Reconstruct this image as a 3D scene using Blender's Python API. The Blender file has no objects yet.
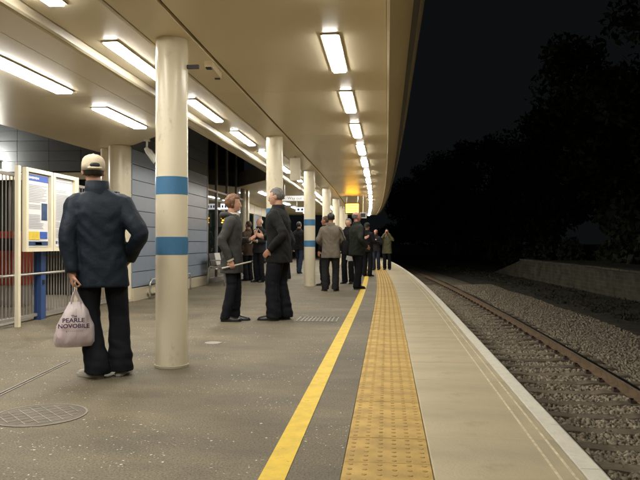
import bpy, bmesh, math, random
import numpy as np
from mathutils import Vector, Matrix, noise
from mathutils.bvhtree import BVHTree
R = math.radians
random.seed(7); rng = np.random.default_rng(7)
sc = bpy.context.scene
COL = sc.collection

# ------------------------------------------------------------------ camera, world, exposure
cam_d = bpy.data.cameras.new('camera'); cam = bpy.data.objects.new('camera', cam_d); COL.objects.link(cam)
cam_d.sensor_width = 36; cam_d.lens = 38.0; cam_d.clip_start = 0.05; cam_d.clip_end = 2000
cam.location = (0, 0, 1.03)
cam.rotation_euler = (R(90) + math.atan(2.5/675), 0, math.atan(67/675))
sc.camera = cam
w = bpy.data.worlds.new('World'); sc.world = w; w.use_nodes = True
nt = w.node_tree; bg = nt.nodes['Background']
sky = nt.nodes.new('ShaderNodeTexSky'); sky.sky_type = 'NISHITA'; sky.sun_disc = False
sky.sun_elevation = R(-9); sky.sun_rotation = R(200); sky.air_density = 1.0; sky.dust_density = 3.0
glow = nt.nodes.new('ShaderNodeMix'); glow.data_type = 'RGBA'; glow.blend_type = 'ADD'; glow.inputs['Factor'].default_value = 1
glow.inputs['B'].default_value = (.023, .028, .029, 1)             # even skyglow of the town, all round
nt.links.new(sky.outputs[0], glow.inputs['A']); nt.links.new(glow.outputs['Result'], bg.inputs[0]); bg.inputs[1].default_value = 0.10
sc.view_settings.view_transform = 'Standard'; sc.view_settings.look = 'None'
sc.view_settings.exposure = 0.75; sc.view_settings.gamma = 1.0
sc.cycles.use_denoising = True
try: sc.cycles.denoiser = 'OPENIMAGEDENOISE'
except Exception: pass
sc.cycles.max_bounces = 7; sc.cycles.diffuse_bounces = 4; sc.cycles.glossy_bounces = 4
sc.cycles.sample_clamp_indirect = 6.0; sc.cycles.caustics_reflective = False; sc.cycles.caustics_refractive = False
LAMP = 30.0

# ------------------------------------------------------------------ materials
MATS = {}
def mat(name, col, rough=.6, metal=0., var=.12, vscale=3., bump=0., bscale=40., spec=.5, rnd=0., emit=None, stretch=(1,1,1), coat=0.):
    if name in MATS: return MATS[name]
    m = bpy.data.materials.new(name); m.use_nodes = True; t = m.node_tree; N = t.nodes; L = t.links
    b = N['Principled BSDF']; b.inputs['Roughness'].default_value = rough; b.inputs['Metallic'].default_value = metal
    b.inputs['Specular IOR Level'].default_value = spec; b.inputs['Coat Weight'].default_value = coat
    tc = N.new('ShaderNodeTexCoord'); mp = N.new('ShaderNodeMapping'); mp.inputs['Scale'].default_value = stretch
    L.new(tc.outputs['Object'], mp.inputs[0])
    nz = N.new('ShaderNodeTexNoise'); nz.inputs['Scale'].default_value = vscale; nz.inputs['Detail'].default_value = 5
    L.new(mp.outputs[0], nz.inputs['Vector'])
    mx = N.new('ShaderNodeMix'); mx.data_type = 'RGBA'
    mx.inputs['A'].default_value = (*[max(0, c*(1-var)) for c in col], 1)
    mx.inputs['B'].default_value = (*[min(1, c*(1+var)) for c in col], 1)
    mr = N.new('ShaderNodeMapRange'); mr.inputs['From Min'].default_value = .3; mr.inputs['From Max'].default_value = .7
    L.new(nz.outputs[0], mr.inputs[0]); L.new(mr.outputs[0], mx.inputs['Factor'])
    out = mx.outputs['Result']
    if rnd:
        oi = N.new('ShaderNodeObjectInfo'); hs = N.new('ShaderNodeHueSaturation')
        r2 = N.new('ShaderNodeMapRange'); r2.inputs['To Min'].default_value = 1-rnd; r2.inputs['To Max'].default_value = 1+rnd
        L.new(oi.outputs['Random'], r2.inputs[0]); L.new(r2.outputs[0], hs.inputs['Value']); L.new(out, hs.inputs['Color']); out = hs.outputs[0]
    L.new(out, b.inputs['Base Color'])
    if bump:
        n2 = N.new('ShaderNodeTexNoise'); n2.inputs['Scale'].default_value = bscale; n2.inputs['Detail'].default_value = 4
        L.new(mp.outputs[0], n2.inputs['Vector'])
        bp = N.new('ShaderNodeBump'); bp.inputs['Strength'].default_value = bump; bp.inputs['Distance'].default_value = .02
        L.new(n2.outputs[0], bp.inputs['Height']); L.new(bp.outputs[0], b.inputs['Normal'])
    if emit:
        b.inputs['Emission Color'].default_value = (*emit[0], 1); b.inputs['Emission Strength'].default_value = emit[1]
    MATS[name] = m
    return m

def asphalt_mat():
    m = mat('asphalt', (.134, .110, .067), rough=.72, var=.22, vscale=.9, bump=0)
    t = m.node_tree; N = t.nodes; L = t.links; b = N['Principled BSDF']
    src = b.inputs['Base Color'].links[0].from_socket
    tc = N.new('ShaderNodeTexCoord')
    # fine aggregate
    n1 = N.new('ShaderNodeTexNoise'); n1.inputs['Scale'].default_value = 95; n1.inputs['Detail'].default_value = 3; L.new(tc.outputs['Object'], n1.inputs['Vector'])
    r1 = N.new('ShaderNodeMapRange'); r1.inputs[1].default_value = .3; r1.inputs[2].default_value = .7; r1.inputs[3].default_value = .5; r1.inputs[4].default_value = 1.5
    L.new(n1.outputs[0], r1.inputs[0])
    mul = N.new('ShaderNodeMix'); mul.data_type = 'RGBA'; mul.blend_type = 'MULTIPLY'; mul.inputs['Factor'].default_value = 1
    L.new(src, mul.inputs['A']); L.new(r1.outputs[0], mul.inputs['B'])
    # walked-in dirt streaks along and across
    mp = N.new('ShaderNodeMapping'); mp.inputs['Scale'].default_value = (.9, 1.5, 1); mp.inputs['Rotation'].default_value = (0, 0, .35); L.new(tc.outputs['Object'], mp.inputs[0])
    n2 = N.new('ShaderNodeTexNoise'); n2.inputs['Scale'].default_value = 1.3; n2.inputs['Detail'].default_value = 8; n2.inputs['Roughness'].default_value = .65; L.new(mp.outputs[0], n2.inputs['Vector'])
    r2 = N.new('ShaderNodeMapRange'); r2.inputs[1].default_value = .35; r2.inputs[2].default_value = .68; r2.inputs[3].default_value = .66; r2.inputs[4].default_value = 1.28
    L.new(n2.outputs[0], r2.inputs[0])
    mul2 = N.new('ShaderNodeMix'); mul2.data_type = 'RGBA'; mul2.blend_type = 'MULTIPLY'; mul2.inputs['Factor'].default_value = 1
    L.new(mul.outputs['Result'], mul2.inputs['A']); L.new(r2.outputs[0], mul2.inputs['B'])
    # pale gum and grit specks, in drifts
    last = mul2.outputs['Result']
    for scale, thr, dens, lo in ((24, .105, .78, .525), (52, .14, .78, .52)):
        mpv = N.new('ShaderNodeMapping'); mpv.inputs['Rotation'].default_value = (0, 0, scale*.1); L.new(tc.outputs['Object'], mpv.inputs[0])
        nd = N.new('ShaderNodeTexNoise'); nd.inputs['Scale'].default_value = scale*.8; L.new(tc.outputs['Object'], nd.inputs['Vector'])
        ad = N.new('ShaderNodeMix'); ad.data_type = 'VECTOR'; ad.inputs['Factor'].default_value = .03
        L.new(mpv.outputs[0], ad.inputs['A']); L.new(nd.outputs['Color'], ad.inputs['B'])
        v = N.new('ShaderNodeTexVoronoi'); v.voronoi_dimensions = '2D'; v.inputs['Scale'].default_value = scale; L.new(ad.outputs['Result'], v.inputs['Vector'])
        lt = N.new('ShaderNodeMath'); lt.operation = 'LESS_THAN'
        L.new(v.outputs['Distance'], lt.inputs[0])
        sp = N.new('ShaderNodeSeparateColor'); L.new(v.outputs['Color'], sp.inputs[0])
        tm_ = N.new('ShaderNodeMath'); tm_.operation = 'POWER'; tm_.inputs[1].default_value = 1.6; L.new(sp.outputs[1], tm_.inputs[0])
        ts_ = N.new('ShaderNodeMath'); ts_.operation = 'MULTIPLY'; ts_.inputs[1].default_value = thr*1.7; L.new(tm_.outputs[0], ts_.inputs[0]); L.new(ts_.outputs[0], lt.inputs[1])
        gt = N.new('ShaderNodeMath'); gt.operation = 'GREATER_THAN'; gt.inputs[1].default_value = dens; L.new(sp.outputs[0], gt.inputs[0])
        n3 = N.new('ShaderNodeTexNoise'); n3.inputs['Scale'].default_value = 1.1 if scale < 40 else 1.9; n3.inputs['Detail'].default_value = 3; L.new(tc.outputs['Object'], n3.inputs['Vector'])
        g2 = N.new('ShaderNodeMath'); g2.operation = 'GREATER_THAN'; g2.inputs[1].default_value = lo; L.new(n3.outputs[0], g2.inputs[0])
        m1 = N.new('ShaderNodeMath'); m1.operation = 'MULTIPLY'; L.new(lt.outputs[0], m1.inputs[0]); L.new(gt.outputs[0], m1.inputs[1])
        m2 = N.new('ShaderNodeMath'); m2.operation = 'MULTIPLY'; L.new(m1.outputs[0], m2.inputs[0]); L.new(g2.outputs[0], m2.inputs[1])
        mxx = N.new('ShaderNodeMix'); mxx.data_type = 'RGBA'; L.new(m2.outputs[0], mxx.inputs['Factor']); L.new(last, mxx.inputs['A']); mxx.inputs['B'].default_value = (.56, .53, .42, 1)
        last = mxx.outputs['Result']
    L.new(last, b.inputs['Base Color'])
    bp = N.new('ShaderNodeBump'); bp.inputs['Strength'].default_value = .35; bp.inputs['Distance'].default_value = .01; L.new(n1.outputs[0], bp.inputs['Height']); L.new(bp.outputs[0], b.inputs['Normal'])
    rr = N.new('ShaderNodeMapRange'); rr.inputs[3].default_value = .58; rr.inputs[4].default_value = .85; L.new(n2.outputs[0], rr.inputs[0]); L.new(rr.outputs[0], b.inputs['Roughness'])
    return m

def brick_mat():
    m = mat('old_brick', (.125, .115, .08), rough=.9, var=.35, vscale=2, bump=0)
    t = m.node_tree; N = t.nodes; L = t.links; b = N['Principled BSDF']
    src = b.inputs['Base Color'].links[0].from_socket
    tc = N.new('ShaderNodeTexCoord'); sx = N.new('ShaderNodeSeparateXYZ'); cb = N.new('ShaderNodeCombineXYZ')
    L.new(tc.outputs['Object'], sx.inputs[0]); L.new(sx.outputs['Y'], cb.inputs['X']); L.new(sx.outputs['Z'], cb.inputs['Y'])
    br = N.new('ShaderNodeTexBrick'); br.inputs['Scale'].default_value = 1; br.inputs['Brick Width'].default_value = .46; br.inputs['Row Height'].default_value = .15
    br.inputs['Mortar Size'].default_value = .014; br.inputs['Color1'].default_value = (1, 1, 1, 1); br.inputs['Color2'].default_value = (.7, .7, .7, 1); br.inputs['Mortar'].default_value = (1.15, 1.15, 1.1, 1)
    L.new(cb.outputs[0], br.inputs['Vector'])
    mu = N.new('ShaderNodeMix'); mu.data_type = 'RGBA'; mu.blend_type = 'MULTIPLY'; mu.inputs['Factor'].default_value = 1
    L.new(src, mu.inputs['A']); L.new(br.outputs['Color'], mu.inputs['B']); L.new(mu.outputs['Result'], b.inputs['Base Color'])
    bp = N.new('ShaderNodeBump'); bp.inputs['Strength'].default_value = .6; bp.inputs['Distance'].default_value = .01; bp.invert = True
    L.new(br.outputs['Fac'], bp.inputs['Height']); L.new(bp.outputs[0], b.inputs['Normal'])
    return m

M = dict(
    asphalt=asphalt_mat(), brick=brick_mat(),
    soffit=mat('cream_soffit_paint', (.80, .70, .50), rough=.36, var=.045, vscale=.7, bump=.02, bscale=3, rnd=.025, spec=.4),
    cream=mat('cream_gloss_paint', (.80, .72, .535), rough=.26, var=.05, vscale=1.3, spec=.5),
    creamdirty=mat('cream_trim', (.52, .46, .33), rough=.4, var=.08, vscale=2),
    slot=mat('dark_joint', (.02, .018, .015), rough=.9),
    roofdeck=mat('roof_deck', (.06, .06, .06), rough=.8),
    blueband=mat('blue_band_paint', (.075, .205, .37), rough=.3, var=.05),
    bluepost=mat('blue_steel_paint', (.03, .07, .20), rough=.4, var=.08),
    white=mat('white_paint', (.72, .70, .62), rough=.4, var=.04),
    whiteedge=mat('white_edge_paint', (.70, .66, .55), rough=.7, var=.16, vscale=6, bump=.2, bscale=60),
    yellow=mat('yellow_line_paint', (.66, .445, .018), rough=.6, var=.16, vscale=9, bump=.15, bscale=90),
    tactile=mat('buff_tactile_concrete', (.46, .30, .08), rough=.75, var=.32, vscale=6, bump=.25, bscale=120, rnd=.09),
    blister=mat('shade_toned_blister', (.39, .245, .062), rough=.7, var=.25, vscale=20, rnd=.06),  # studs darker than the tile: their side shading is put into the colour
    coping=mat('coping_concrete', (.43, .368, .24), rough=.75, var=.14, vscale=1.6, bump=.2, bscale=70, rnd=.05, stretch=(1, 1.6, 1)),
    paleline=mat('worn_pale_line', (.66, .58, .40), rough=.7, var=.25, vscale=25),
    concrete=mat('platform_concrete', (.25, .23, .18), rough=.85, var=.2, vscale=3),
    sleeper=mat('dusty_sleeper_concrete', (.25, .205, .145), rough=.9, var=.3, vscale=5, bump=.3, bscale=50, rnd=.2),
    rust=mat('rusty_rail_steel', (.22, .15, .085), rough=.75, var=.3, vscale=8, bump=.2, bscale=60),
    railhead=mat('polished_rail_head', (.30, .28, .26), rough=.32, metal=1., var=.15, vscale=4),
    clip=mat('rusty_clip', (.085, .05, .045), rough=.7, var=.3),
    ballast=mat('ballast_stone', (.40, .34, .25), rough=.9, var=.65, vscale=18),
    bed=mat('ballast_bed', (.27, .23, .165), rough=.95, var=.5, vscale=12, bump=1., bscale=16),
    earth=mat('dark_cinder_ground', (.07, .065, .045), rough=.95, var=.5, vscale=2.5, bump=.8, bscale=9),
    leaf=mat('night_foliage', (.075, .085, .045), rough=.8, var=.4, vscale=.8),
    cladding=mat('slate_blue_cladding', (.22, .265, .33), rough=.42, var=.05, vscale=2, rnd=.05),
    tile=mat('dark_slate_tile', (.15, .165, .175), rough=.3, var=.08, vscale=2, rnd=.08),
    core=mat('dark_recess', (.02, .022, .025), rough=.8),
    glass=mat('dark_reflective_glass', (.012, .02, .018), rough=.03, var=.1, spec=.75, coat=.4),
    steel=mat('brushed_steel', (.55, .54, .50), rough=.3, metal=.9, var=.08, vscale=6),
    bar=mat('grey_fence_bar', (.34, .31, .29), rough=.45, metal=.3, var=.06),
    black=mat('black_plastic', (.015, .015, .016), rough=.45),
    red=mat('red_panel', (.34, .05, .02), rough=.4, var=.1),
    yellowpost=mat('yellow_post_paint', (.62, .42, .03), rough=.5),
    poster=mat('poster_paper', (.72, .71, .70), rough=.35, var=.02),
    printblue=mat('blue_print', (.04, .10, .42), rough=.4), printdark=mat('dark_blue_print', (.03, .06, .14), rough=.4, var=.3, vscale=20),
    printgrey=mat('grey_print', (.42, .42, .45), rough=.5), printyellow=mat('yellow_print', (.68, .50, .05), rough=.5, var=.1, vscale=15),
    printpink=mat('pink_print', (.5, .16, .2), rough=.5),
    diffuser=mat('lit_diffuser', (.9, .9, .9), rough=.5, emit=((1.0, .965, .885), LAMP)),
    diffuser_wide=mat('lit_wide_diffuser', (.9, .9, .9), rough=.5, emit=((1.0, .97, .905), LAMP)),
    lampframe=mat('lamp_housing', (.42, .37, .29), rough=.35, var=.05),
    amber=mat('amber_led_screen', (.05, .03, .01), rough=.4, emit=((1.0, .46, .02), 12.)),
    amberdim=mat('amber_led_text', (.05, .03, .01), rough=.4, emit=((1.0, .50, .03), 2.2)),
    signwhite=mat('lit_white_sign', (.8, .8, .8), rough=.4, emit=((.95, .95, 1.0), .7)),
    manhole=mat('worn_iron_cover', (.26, .235, .19), rough=.6, metal=.25, var=.2, vscale=9),
    skin=mat('skin', (.50, .27, .18), rough=.5, var=.08, vscale=14),
    skinred=mat('flushed_skin', (.52, .23, .16), rough=.5, var=.08, vscale=14),
    eye=mat('eye_white', (.38, .34, .30), rough=.2), iris=mat('dark_iris', (.03, .02, .015), rough=.2), lip=mat('lips', (.36, .13, .10), rough=.5),
)
def wear(m, scale, lo, hi, col, amount, stretch=(1, 1, 1)):          # worn and dirty patches with ragged edges
    t = m.node_tree; N = t.nodes; L = t.links; b = N['Principled BSDF']; src = b.inputs['Base Color'].links[0].from_socket
    tc = N.new('ShaderNodeTexCoord'); mp = N.new('ShaderNodeMapping'); mp.inputs['Scale'].default_value = stretch; L.new(tc.outputs['Object'], mp.inputs[0])
    n = N.new('ShaderNodeTexNoise'); n.inputs['Scale'].default_value = scale; n.inputs['Detail'].default_value = 9; n.inputs['Roughness'].default_value = .68; L.new(mp.outputs[0], n.inputs['Vector'])
    r = N.new('ShaderNodeMapRange'); r.inputs[1].default_value = lo; r.inputs[2].default_value = hi; r.inputs[4].default_value = amount; L.new(n.outputs[0], r.inputs[0])
    mx = N.new('ShaderNodeMix'); mx.data_type = 'RGBA'; L.new(r.outputs[0], mx.inputs['Factor']); L.new(src, mx.inputs['A']); mx.inputs['B'].default_value = (*col, 1); L.new(mx.outputs['Result'], b.inputs['Base Color'])
M['pillar'] = mat('pillar_cream_paint', (.80, .72, .535), rough=.27, var=.05, vscale=1.3, bump=.03, bscale=5)
wear(M['pillar'], 5., .60, .72, (.30, .24, .16), .45, (1, 1, .5)); wear(M['pillar'], 28., .68, .74, (.12, .10, .08), .6)
wear(M['yellow'], 9., .60, .70, (.20, .15, .06), .6); wear(M['yellow'], 40., .62, .70, (.14, .11, .07), .6)
wear(M['whiteedge'], 6., .58, .72, (.28, .24, .17), .6); wear(M['coping'], 3., .58, .75, (.25, .19, .11), .45); wear(M['coping'], 1.1, .50, .70, (.55, .44, .27), .35); wear(M['tactile'], 3.2, .55, .72, (.26, .17, .06), .5)
wear(M['soffit'], 1.6, .60, .78, (.50, .41, .26), .3, (1, .4, 1)); wear(M['blueband'], 22., .66, .74, (.4, .42, .42), .6); wear(M['cladding'], 4., .58, .75, (.13, .14, .15), .4, (1, .6, 2))
def cloth(name, col, bump=.35, bscale=55, var=.14, rough=.85): return mat(name, col, rough=rough, var=var, vscale=9, bump=bump, bscale=bscale, spec=.2)

# ------------------------------------------------------------------ mesh helpers
R0, Y0 = 480., 10.
def cxy(Y): return -(max(0., Y-Y0))**2/(2*R0), (max(0., Y-Y0))/R0
def T(x, Y, z):                                    # track coordinates -> world (the line bends gently to the left)
    c, a = cxy(Y)
    return (c + x*math.cos(a), Y + x*math.sin(a), z)

class MB:
    def __init__(s): s.v = []; s.f = []; s.m = []; s.mi = 0
    def add(s, vs, fs):
        o = len(s.v); s.v += [tuple(v) for v in vs]; s.f += [tuple(i+o for i in f) for f in fs]; s.m += [s.mi]*len(fs)
    def box(s, c, d, rot=None):
        x, y, z = (k/2 for k in d)
        vs = [Vector((a*x, b*y, e*z)) for e in (-1, 1) for b in (-1, 1) for a in (-1, 1)]
        if rot is not None: vs = [rot @ v for v in vs]
        s.add([v + Vector(c) for v in vs], [(0,2,3,1),(4,5,7,6),(0,1,5,4),(2,6,7,3),(0,4,6,2),(1,3,7,5)]); return s
    def prism(s, poly, z0, z1):
        n = len(poly)
        a = sum(poly[i][0]*poly[(i+1) % n][1]-poly[(i+1) % n][0]*poly[i][1] for i in range(n))
        if a < 0: poly = poly[::-1]
        s.add([(p[0], p[1], z0) for p in poly]+[(p[0], p[1], z1) for p in poly],
              [tuple(range(n))[::-1], tuple(range(n, 2*n))]+[(i, (i+1) % n, n+(i+1) % n, n+i) for i in range(n)]); return s
    def sweep(s, prof, Ys):                        # closed (x, z) profile carried along the line
        n = len(prof); vs = []
        a = sum(prof[i][0]*prof[(i+1) % n][1]-prof[(i+1) % n][0]*prof[i][1] for i in range(n))
        if a > 0: prof = prof[::-1]
        for Y in Ys: vs += [T(x, Y, z) for x, z in prof]
        fs = []
        for k in range(len(Ys)-1):
            for i in range(n): j = (i+1) % n; fs.append((k*n+i, (k+1)*n+i, (k+1)*n+j, k*n+j))
        fs.append(tuple(range(n))); e = (len(Ys)-1)*n; fs.append(tuple(range(e, e+n))[::-1])
        s.add(vs, fs); return s
    def rings(s, rg, cap=True):
        n = len(rg[0]); vs = [p for r in rg for p in r]; fs = []
        for k in range(len(rg)-1):
            for i in range(n): j = (i+1) % n; fs.append((k*n+i, k*n+j, (k+1)*n+j, (k+1)*n+i))
        if cap: fs.append(tuple(range(n))[::-1]); e = (len(rg)-1)*n; fs.append(tuple(range(e, e+n)))
        s.add(vs, fs); return s
    def tube(s, pts, rad, n=8, sub=0, flat=None):
        pts = [Vector(p) for p in pts]; rad = list(rad) if hasattr(rad, '__len__') else [rad]*len(pts)
        if sub:
            P, Q = [], []
            for i in range(len(pts)-1):
                p0 = pts[max(i-1, 0)]; p1 = pts[i]; p2 = pts[i+1]; p3 = pts[min(i+2, len(pts)-1)]
                for k in range(sub):
                    t = k/sub
                    P.append(.5*((2*p1)+(p2-p0)*t+(2*p0-5*p1+4*p2-p3)*t*t+(3*p1-p0-3*p2+p3)*t**3)); Q.append(rad[i]*(1-t)+rad[i+1]*t)
            pts, rad = P+[pts[-1]], Q+[rad[-1]]
        rg = []; up = Vector((0, 0, 1)); t0 = (pts[1]-pts[0]).normalized()
        u = (Vector((1, 0, 0)) if abs(t0.z) > .9 else up).cross(t0).normalized()
        for i, p in enumerate(pts):
            t = (pts[min(i+1, len(pts)-1)]-pts[max(i-1, 0)]).normalized()
            u = (u - t*u.dot(t)).normalized(); v = t.cross(u)
            rg.append([p + (u*math.cos(2*math.pi*k/n) + v*math.sin(2*math.pi*k/n)*(flat or 1))*rad[i] for k in range(n)])
        s.rings(rg); return s
    def ball(s, c, r, nu=14, nv=9, rot=None):
        r = r if hasattr(r, '__len__') else (r, r, r); vs = [Vector((0, 0, -r[2]))]; fs = []
        for i in range(1, nv):
            a = -math.pi/2 + math.pi*i/nv
            vs += [Vector((r[0]*math.cos(a)*math.cos(2*math.pi*k/nu), r[1]*math.cos(a)*math.sin(2*math.pi*k/nu), r[2]*math.sin(a))) for k in range(nu)]
        vs.append(Vector((0, 0, r[2]))); e = len(vs)-1
        for k in range(nu):
            j = (k+1) % nu; fs += [(0, 1+j, 1+k), (e, e-nu+k, e-nu+j)]
            for i in range(nv-2): o = 1+i*nu; fs.append((o+k, o+j, o+nu+j, o+nu+k))
        if rot is not None: vs = [rot @ v for v in vs]
        s.add([v+Vector(c) for v in vs], fs); return s
    def cyl(s, c, r, z0, z1, n=32, bev=0.):
        prof = [(r, z0), (r, z1)] if not bev else [(r, z0), (r, z1-bev), (r-bev, z1)]
        s.rings([[(c[0]+q*math.cos(2*math.pi*k/n), c[1]+q*math.sin(2*math.pi*k/n), z) for k in range(n)] for q, z in prof]); return s
    def mesh(s, name, mats, smooth=False, angle=None):
        me = bpy.data.meshes.new(name); me.from_pydata(s.v, [], s.f); 
        for mm in (mats if isinstance(mats, (list, tuple)) else [mats]): me.materials.append(mm)
        if any(s.m): me.polygons.foreach_set('material_index', s.m)
        if smooth: 
            me.shade_smooth()
            if angle: me.set_sharp_from_angle(angle=R(angle))
        me.update(); return me
    def build(s, name, mats, parent=None, smooth=False, angle=None): return put(name, s.mesh(name, mats, smooth, angle), parent)
def put(name, me, parent=None, loc=(0,0,0), rz=0.):
    o = bpy.data.objects.new(name, me); COL.objects.link(o); o.location = loc; o.rotation_euler = (0, 0, rz)
    if parent: o.parent = parent
    return o
def tag(o, label=None, cat=None, group=None, kind=None):
    for k, v in (('label', label), ('category', cat), ('group', group), ('kind', kind)):
        if v: o[k] = v
    return o
def empty(name, loc=(0,0,0), rz=0., **kw):
    o = bpy.data.objects.new(name, None); COL.objects.link(o); o.location = loc; o.rotation_euler = (0, 0, rz); o.empty_display_size = .1
    return tag(o, **kw)
def frange(a, b, st):
    n = max(1, int(math.ceil((b-a)/st - 1e-6))); return [a+(b-a)*i/n for i in range(n+1)]
def text_mesh(s, size, ext=.001, align='CENTER', bold=0.):
    c = bpy.data.curves.new('lettering', 'FONT'); c.body = s; c.size = size; c.extrude = ext; c.align_x = align; c.align_y = 'CENTER'; c.resolution_u = 3; c.offset = bold
    o = bpy.data.objects.new('lettering', c); COL.objects.link(o); dg = bpy.context.evaluated_depsgraph_get(); dg.update()
    me = bpy.data.meshes.new_from_object(o.evaluated_get(dg)); bpy.data.objects.remove(o); return me
def ordinal(i): return ['first','second','third','fourth','fifth','sixth','seventh','eighth','ninth','tenth','eleventh','twelfth','thirteenth','fourteenth','fifteenth','sixteenth','seventeenth','eighteenth','nineteenth','twentieth','twenty-first','twenty-second','twenty-third','twenty-fourth'][i]

# ------------------------------------------------------------------ ground, platform
FAR = 62.
g = MB(); g.add([(-400,-400,-1.35),(400,-400,-1.35),(400,900,-1.35),(-400,900,-1.35)], [(0,1,2,3)]); tag(g.build('ground', M['earth']), kind='structure')
plat = MB()
plat.sweep([(-14, 0), (-.2055, 0), (-.2055, -.06), (.84, -.06), (.84, -1.34), (-14, -1.34)], frange(-8, FAR, 1.5))
platform = tag(plat.build('platform', M['asphalt']), kind='structure')
MB().sweep([(.842, -.062), (.86, -.062), (.86, -1.34), (.842, -1.34)], frange(-8, FAR, 1.5)).build('platform_face', M['brick'], platform)
# yellow line
MB().sweep([(-.557, .004), (-.441, .004), (-.441, .0005), (-.557, .0005)], frange(-8, FAR, .7)).build('yellow_line', M['yellow'], platform)
# tactile tiles, 6 x 6 blisters each
TL = .406
def tile_mesh():
    b = MB(); h = .2035; tl = TL/2-.0025
    b.add([(-h,-tl,-.05),(h,-tl,-.05),(h,tl,-.05),(-h,tl,-.05),(-h,-tl,-.003),(h,-tl,-.003),(h,tl,-.003),(-h,tl,-.003),(-h+.004,-tl+.004,.002),(h-.004,-tl+.004,.002),(h-.004,tl-.004,.002),(-h+.004,tl-.004,.002)],
          [(0,1,5,4),(1,2,6,5),(2,3,7,6),(3,0,4,7),(4,5,9,8),(5,6,10,9),(6,7,11,10),(7,4,8,11),(8,9,10,11)])
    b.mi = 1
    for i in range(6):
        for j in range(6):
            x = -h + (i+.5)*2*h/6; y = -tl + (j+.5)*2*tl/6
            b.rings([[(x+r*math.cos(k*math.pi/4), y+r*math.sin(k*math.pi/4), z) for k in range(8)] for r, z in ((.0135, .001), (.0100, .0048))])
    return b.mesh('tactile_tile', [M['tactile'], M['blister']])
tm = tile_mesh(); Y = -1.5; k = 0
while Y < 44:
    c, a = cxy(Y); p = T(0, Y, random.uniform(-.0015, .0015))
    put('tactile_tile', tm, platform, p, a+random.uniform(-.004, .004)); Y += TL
MB().sweep([(-.2035, .002), (.2035, .002), (.2035, -.04), (-.2035, -.04)], frange(Y-TL/2, FAR, 1)).build('tactile_strip', M['tactile'], platform)
# coping slabs with painted nosing
SL = .75
def coping(x0, x1, zt, zb, name, m, L, bev=.006, nose=False):
    b = MB(); l = L/2-.0025
    pr = [(x0, zb), (x0, zt-bev), (x0+bev, zt), (x1-bev, zt), (x1, zt-bev), (x1, zb)]
    if nose: pr = [(x0, zb), (x0, zt-bev*.3), (x0+bev*.3, zt), (x1-.02, zt), (x1-.006, zt-.008), (x1, zt-.025), (x1, zb)]
    b.rings([[(x, y, z) for x, z in pr] for y in (l, -l)]); return b.mesh(name, m)
ms = coping(.2065, .868, .002, -.058, 'coping_slab', M['coping'], SL)
mn = coping(.872, .982, .003, -.10, 'edge_stone', M['whiteedge'], SL, nose=True)
Y = -2.
while Y < 46:
    c, a = cxy(Y)
    put('coping_slab', ms, platform, T(0, Y, random.uniform(-.001, .001)), a); put('edge_stone', mn, platform, T(0, Y+.3, random.uniform(-.001, .001)), a+random.uniform(-.0015, .0015)); Y += SL
MB().sweep([(.213, .002), (.868, .002), (.868, -.058), (.213, -.058)], frange(Y-SL/2, FAR, 1)).build('coping_strip', M['coping'], platform)
MB().sweep([(.872, .003), (.982, .003), (.982, -.1), (.872, -.1)], frange(Y-SL/2+.3, FAR, 1)).build('edge_strip', M['whiteedge'], platform)
for xx in (.745, .815):
    MB().sweep([(xx, .0055), (xx+.011, .0055), (xx+.011, .0031), (xx, .0031)], frange(-2, 30, .7)).build('pale_line', M['paleline'], platform)
# covers in the platform floor
def manhole(loc, r, label):
    e = empty('manhole_cover', loc, label=label, cat='manhole cover')
    b = MB(); n = 40
    b.rings([[(q*math.cos(2*math.pi*k/n), q*math.sin(2*math.pi*k/n), z) for k in range(n)] for q, z in ((r, .001), (r, .005), (r-.012, .005), (r-.012, .002))], cap=False); b.build('rim', M['manhole'], e)
    MB().cyl((0, 0), r-.014, .0008, .0035, 40).build('plate', mat('cover_infill', (.135, .112, .08), rough=.7, var=.25, vscale=8), e)
    t = MB()
    for i in range(-3, 4):
        for j in (0, 1):
            L = 2*math.sqrt(max(0, (r-.05)**2-(i*r/4)**2)); c = Vector((i*r/4, 0, .005+.0003*j)); rot = Matrix.Rotation(R(45+90*j), 3, 'Z')
            t.box(rot @ c, (.007, L, .002), rot)
    t.build('tread_bars', M['manhole'], e)
manhole((-2.06, 3.85, 0), .27, 'round ribbed manhole cover sunk in the asphalt in the near corner')
e = empty('inspection_cover', (-1.775, 6.78, 0), label='small pale cover plate in the asphalt beyond the nearest pillar', cat='cover')
MB().cyl((0, 0), .085, .001, .006, 24, .002).build('plate', mat('pale_cover', (.34, .32, .27), rough=.5, metal=.2), e)
e = empty('drain_grate', (-.92, 9.0, 0), .0, label='rectangular drain grate in the platform beside the yellow line', cat='drain')
b = MB()
for s in (-1, 1): b.box((s*.26, 0, .004), (.02, .52, .006)).box((0, s*.26, .0042), (.50, .02, .006))
b.build('frame', M['manhole'], e)
for i in range(9): MB().box((-.2+i*.05, 0, .0035), (.022, .49, .005)).build('grate_bar', M['manhole'], e)
e = empty('slot_drain', (-2.66, 4.84, 0), R(6), label='thin straight slot drain cut across the asphalt behind the man with the bag', cat='drain')
MB().box((-.016, 0, .003), (.012, 1.5, .004)).box((.016, 0, .003), (.012, 1.5, .004)).build('lip', M['manhole'], e)
MB().box((0, 0, .0012), (.02, 1.5, .002)).build('channel', M['slot'], e)

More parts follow.
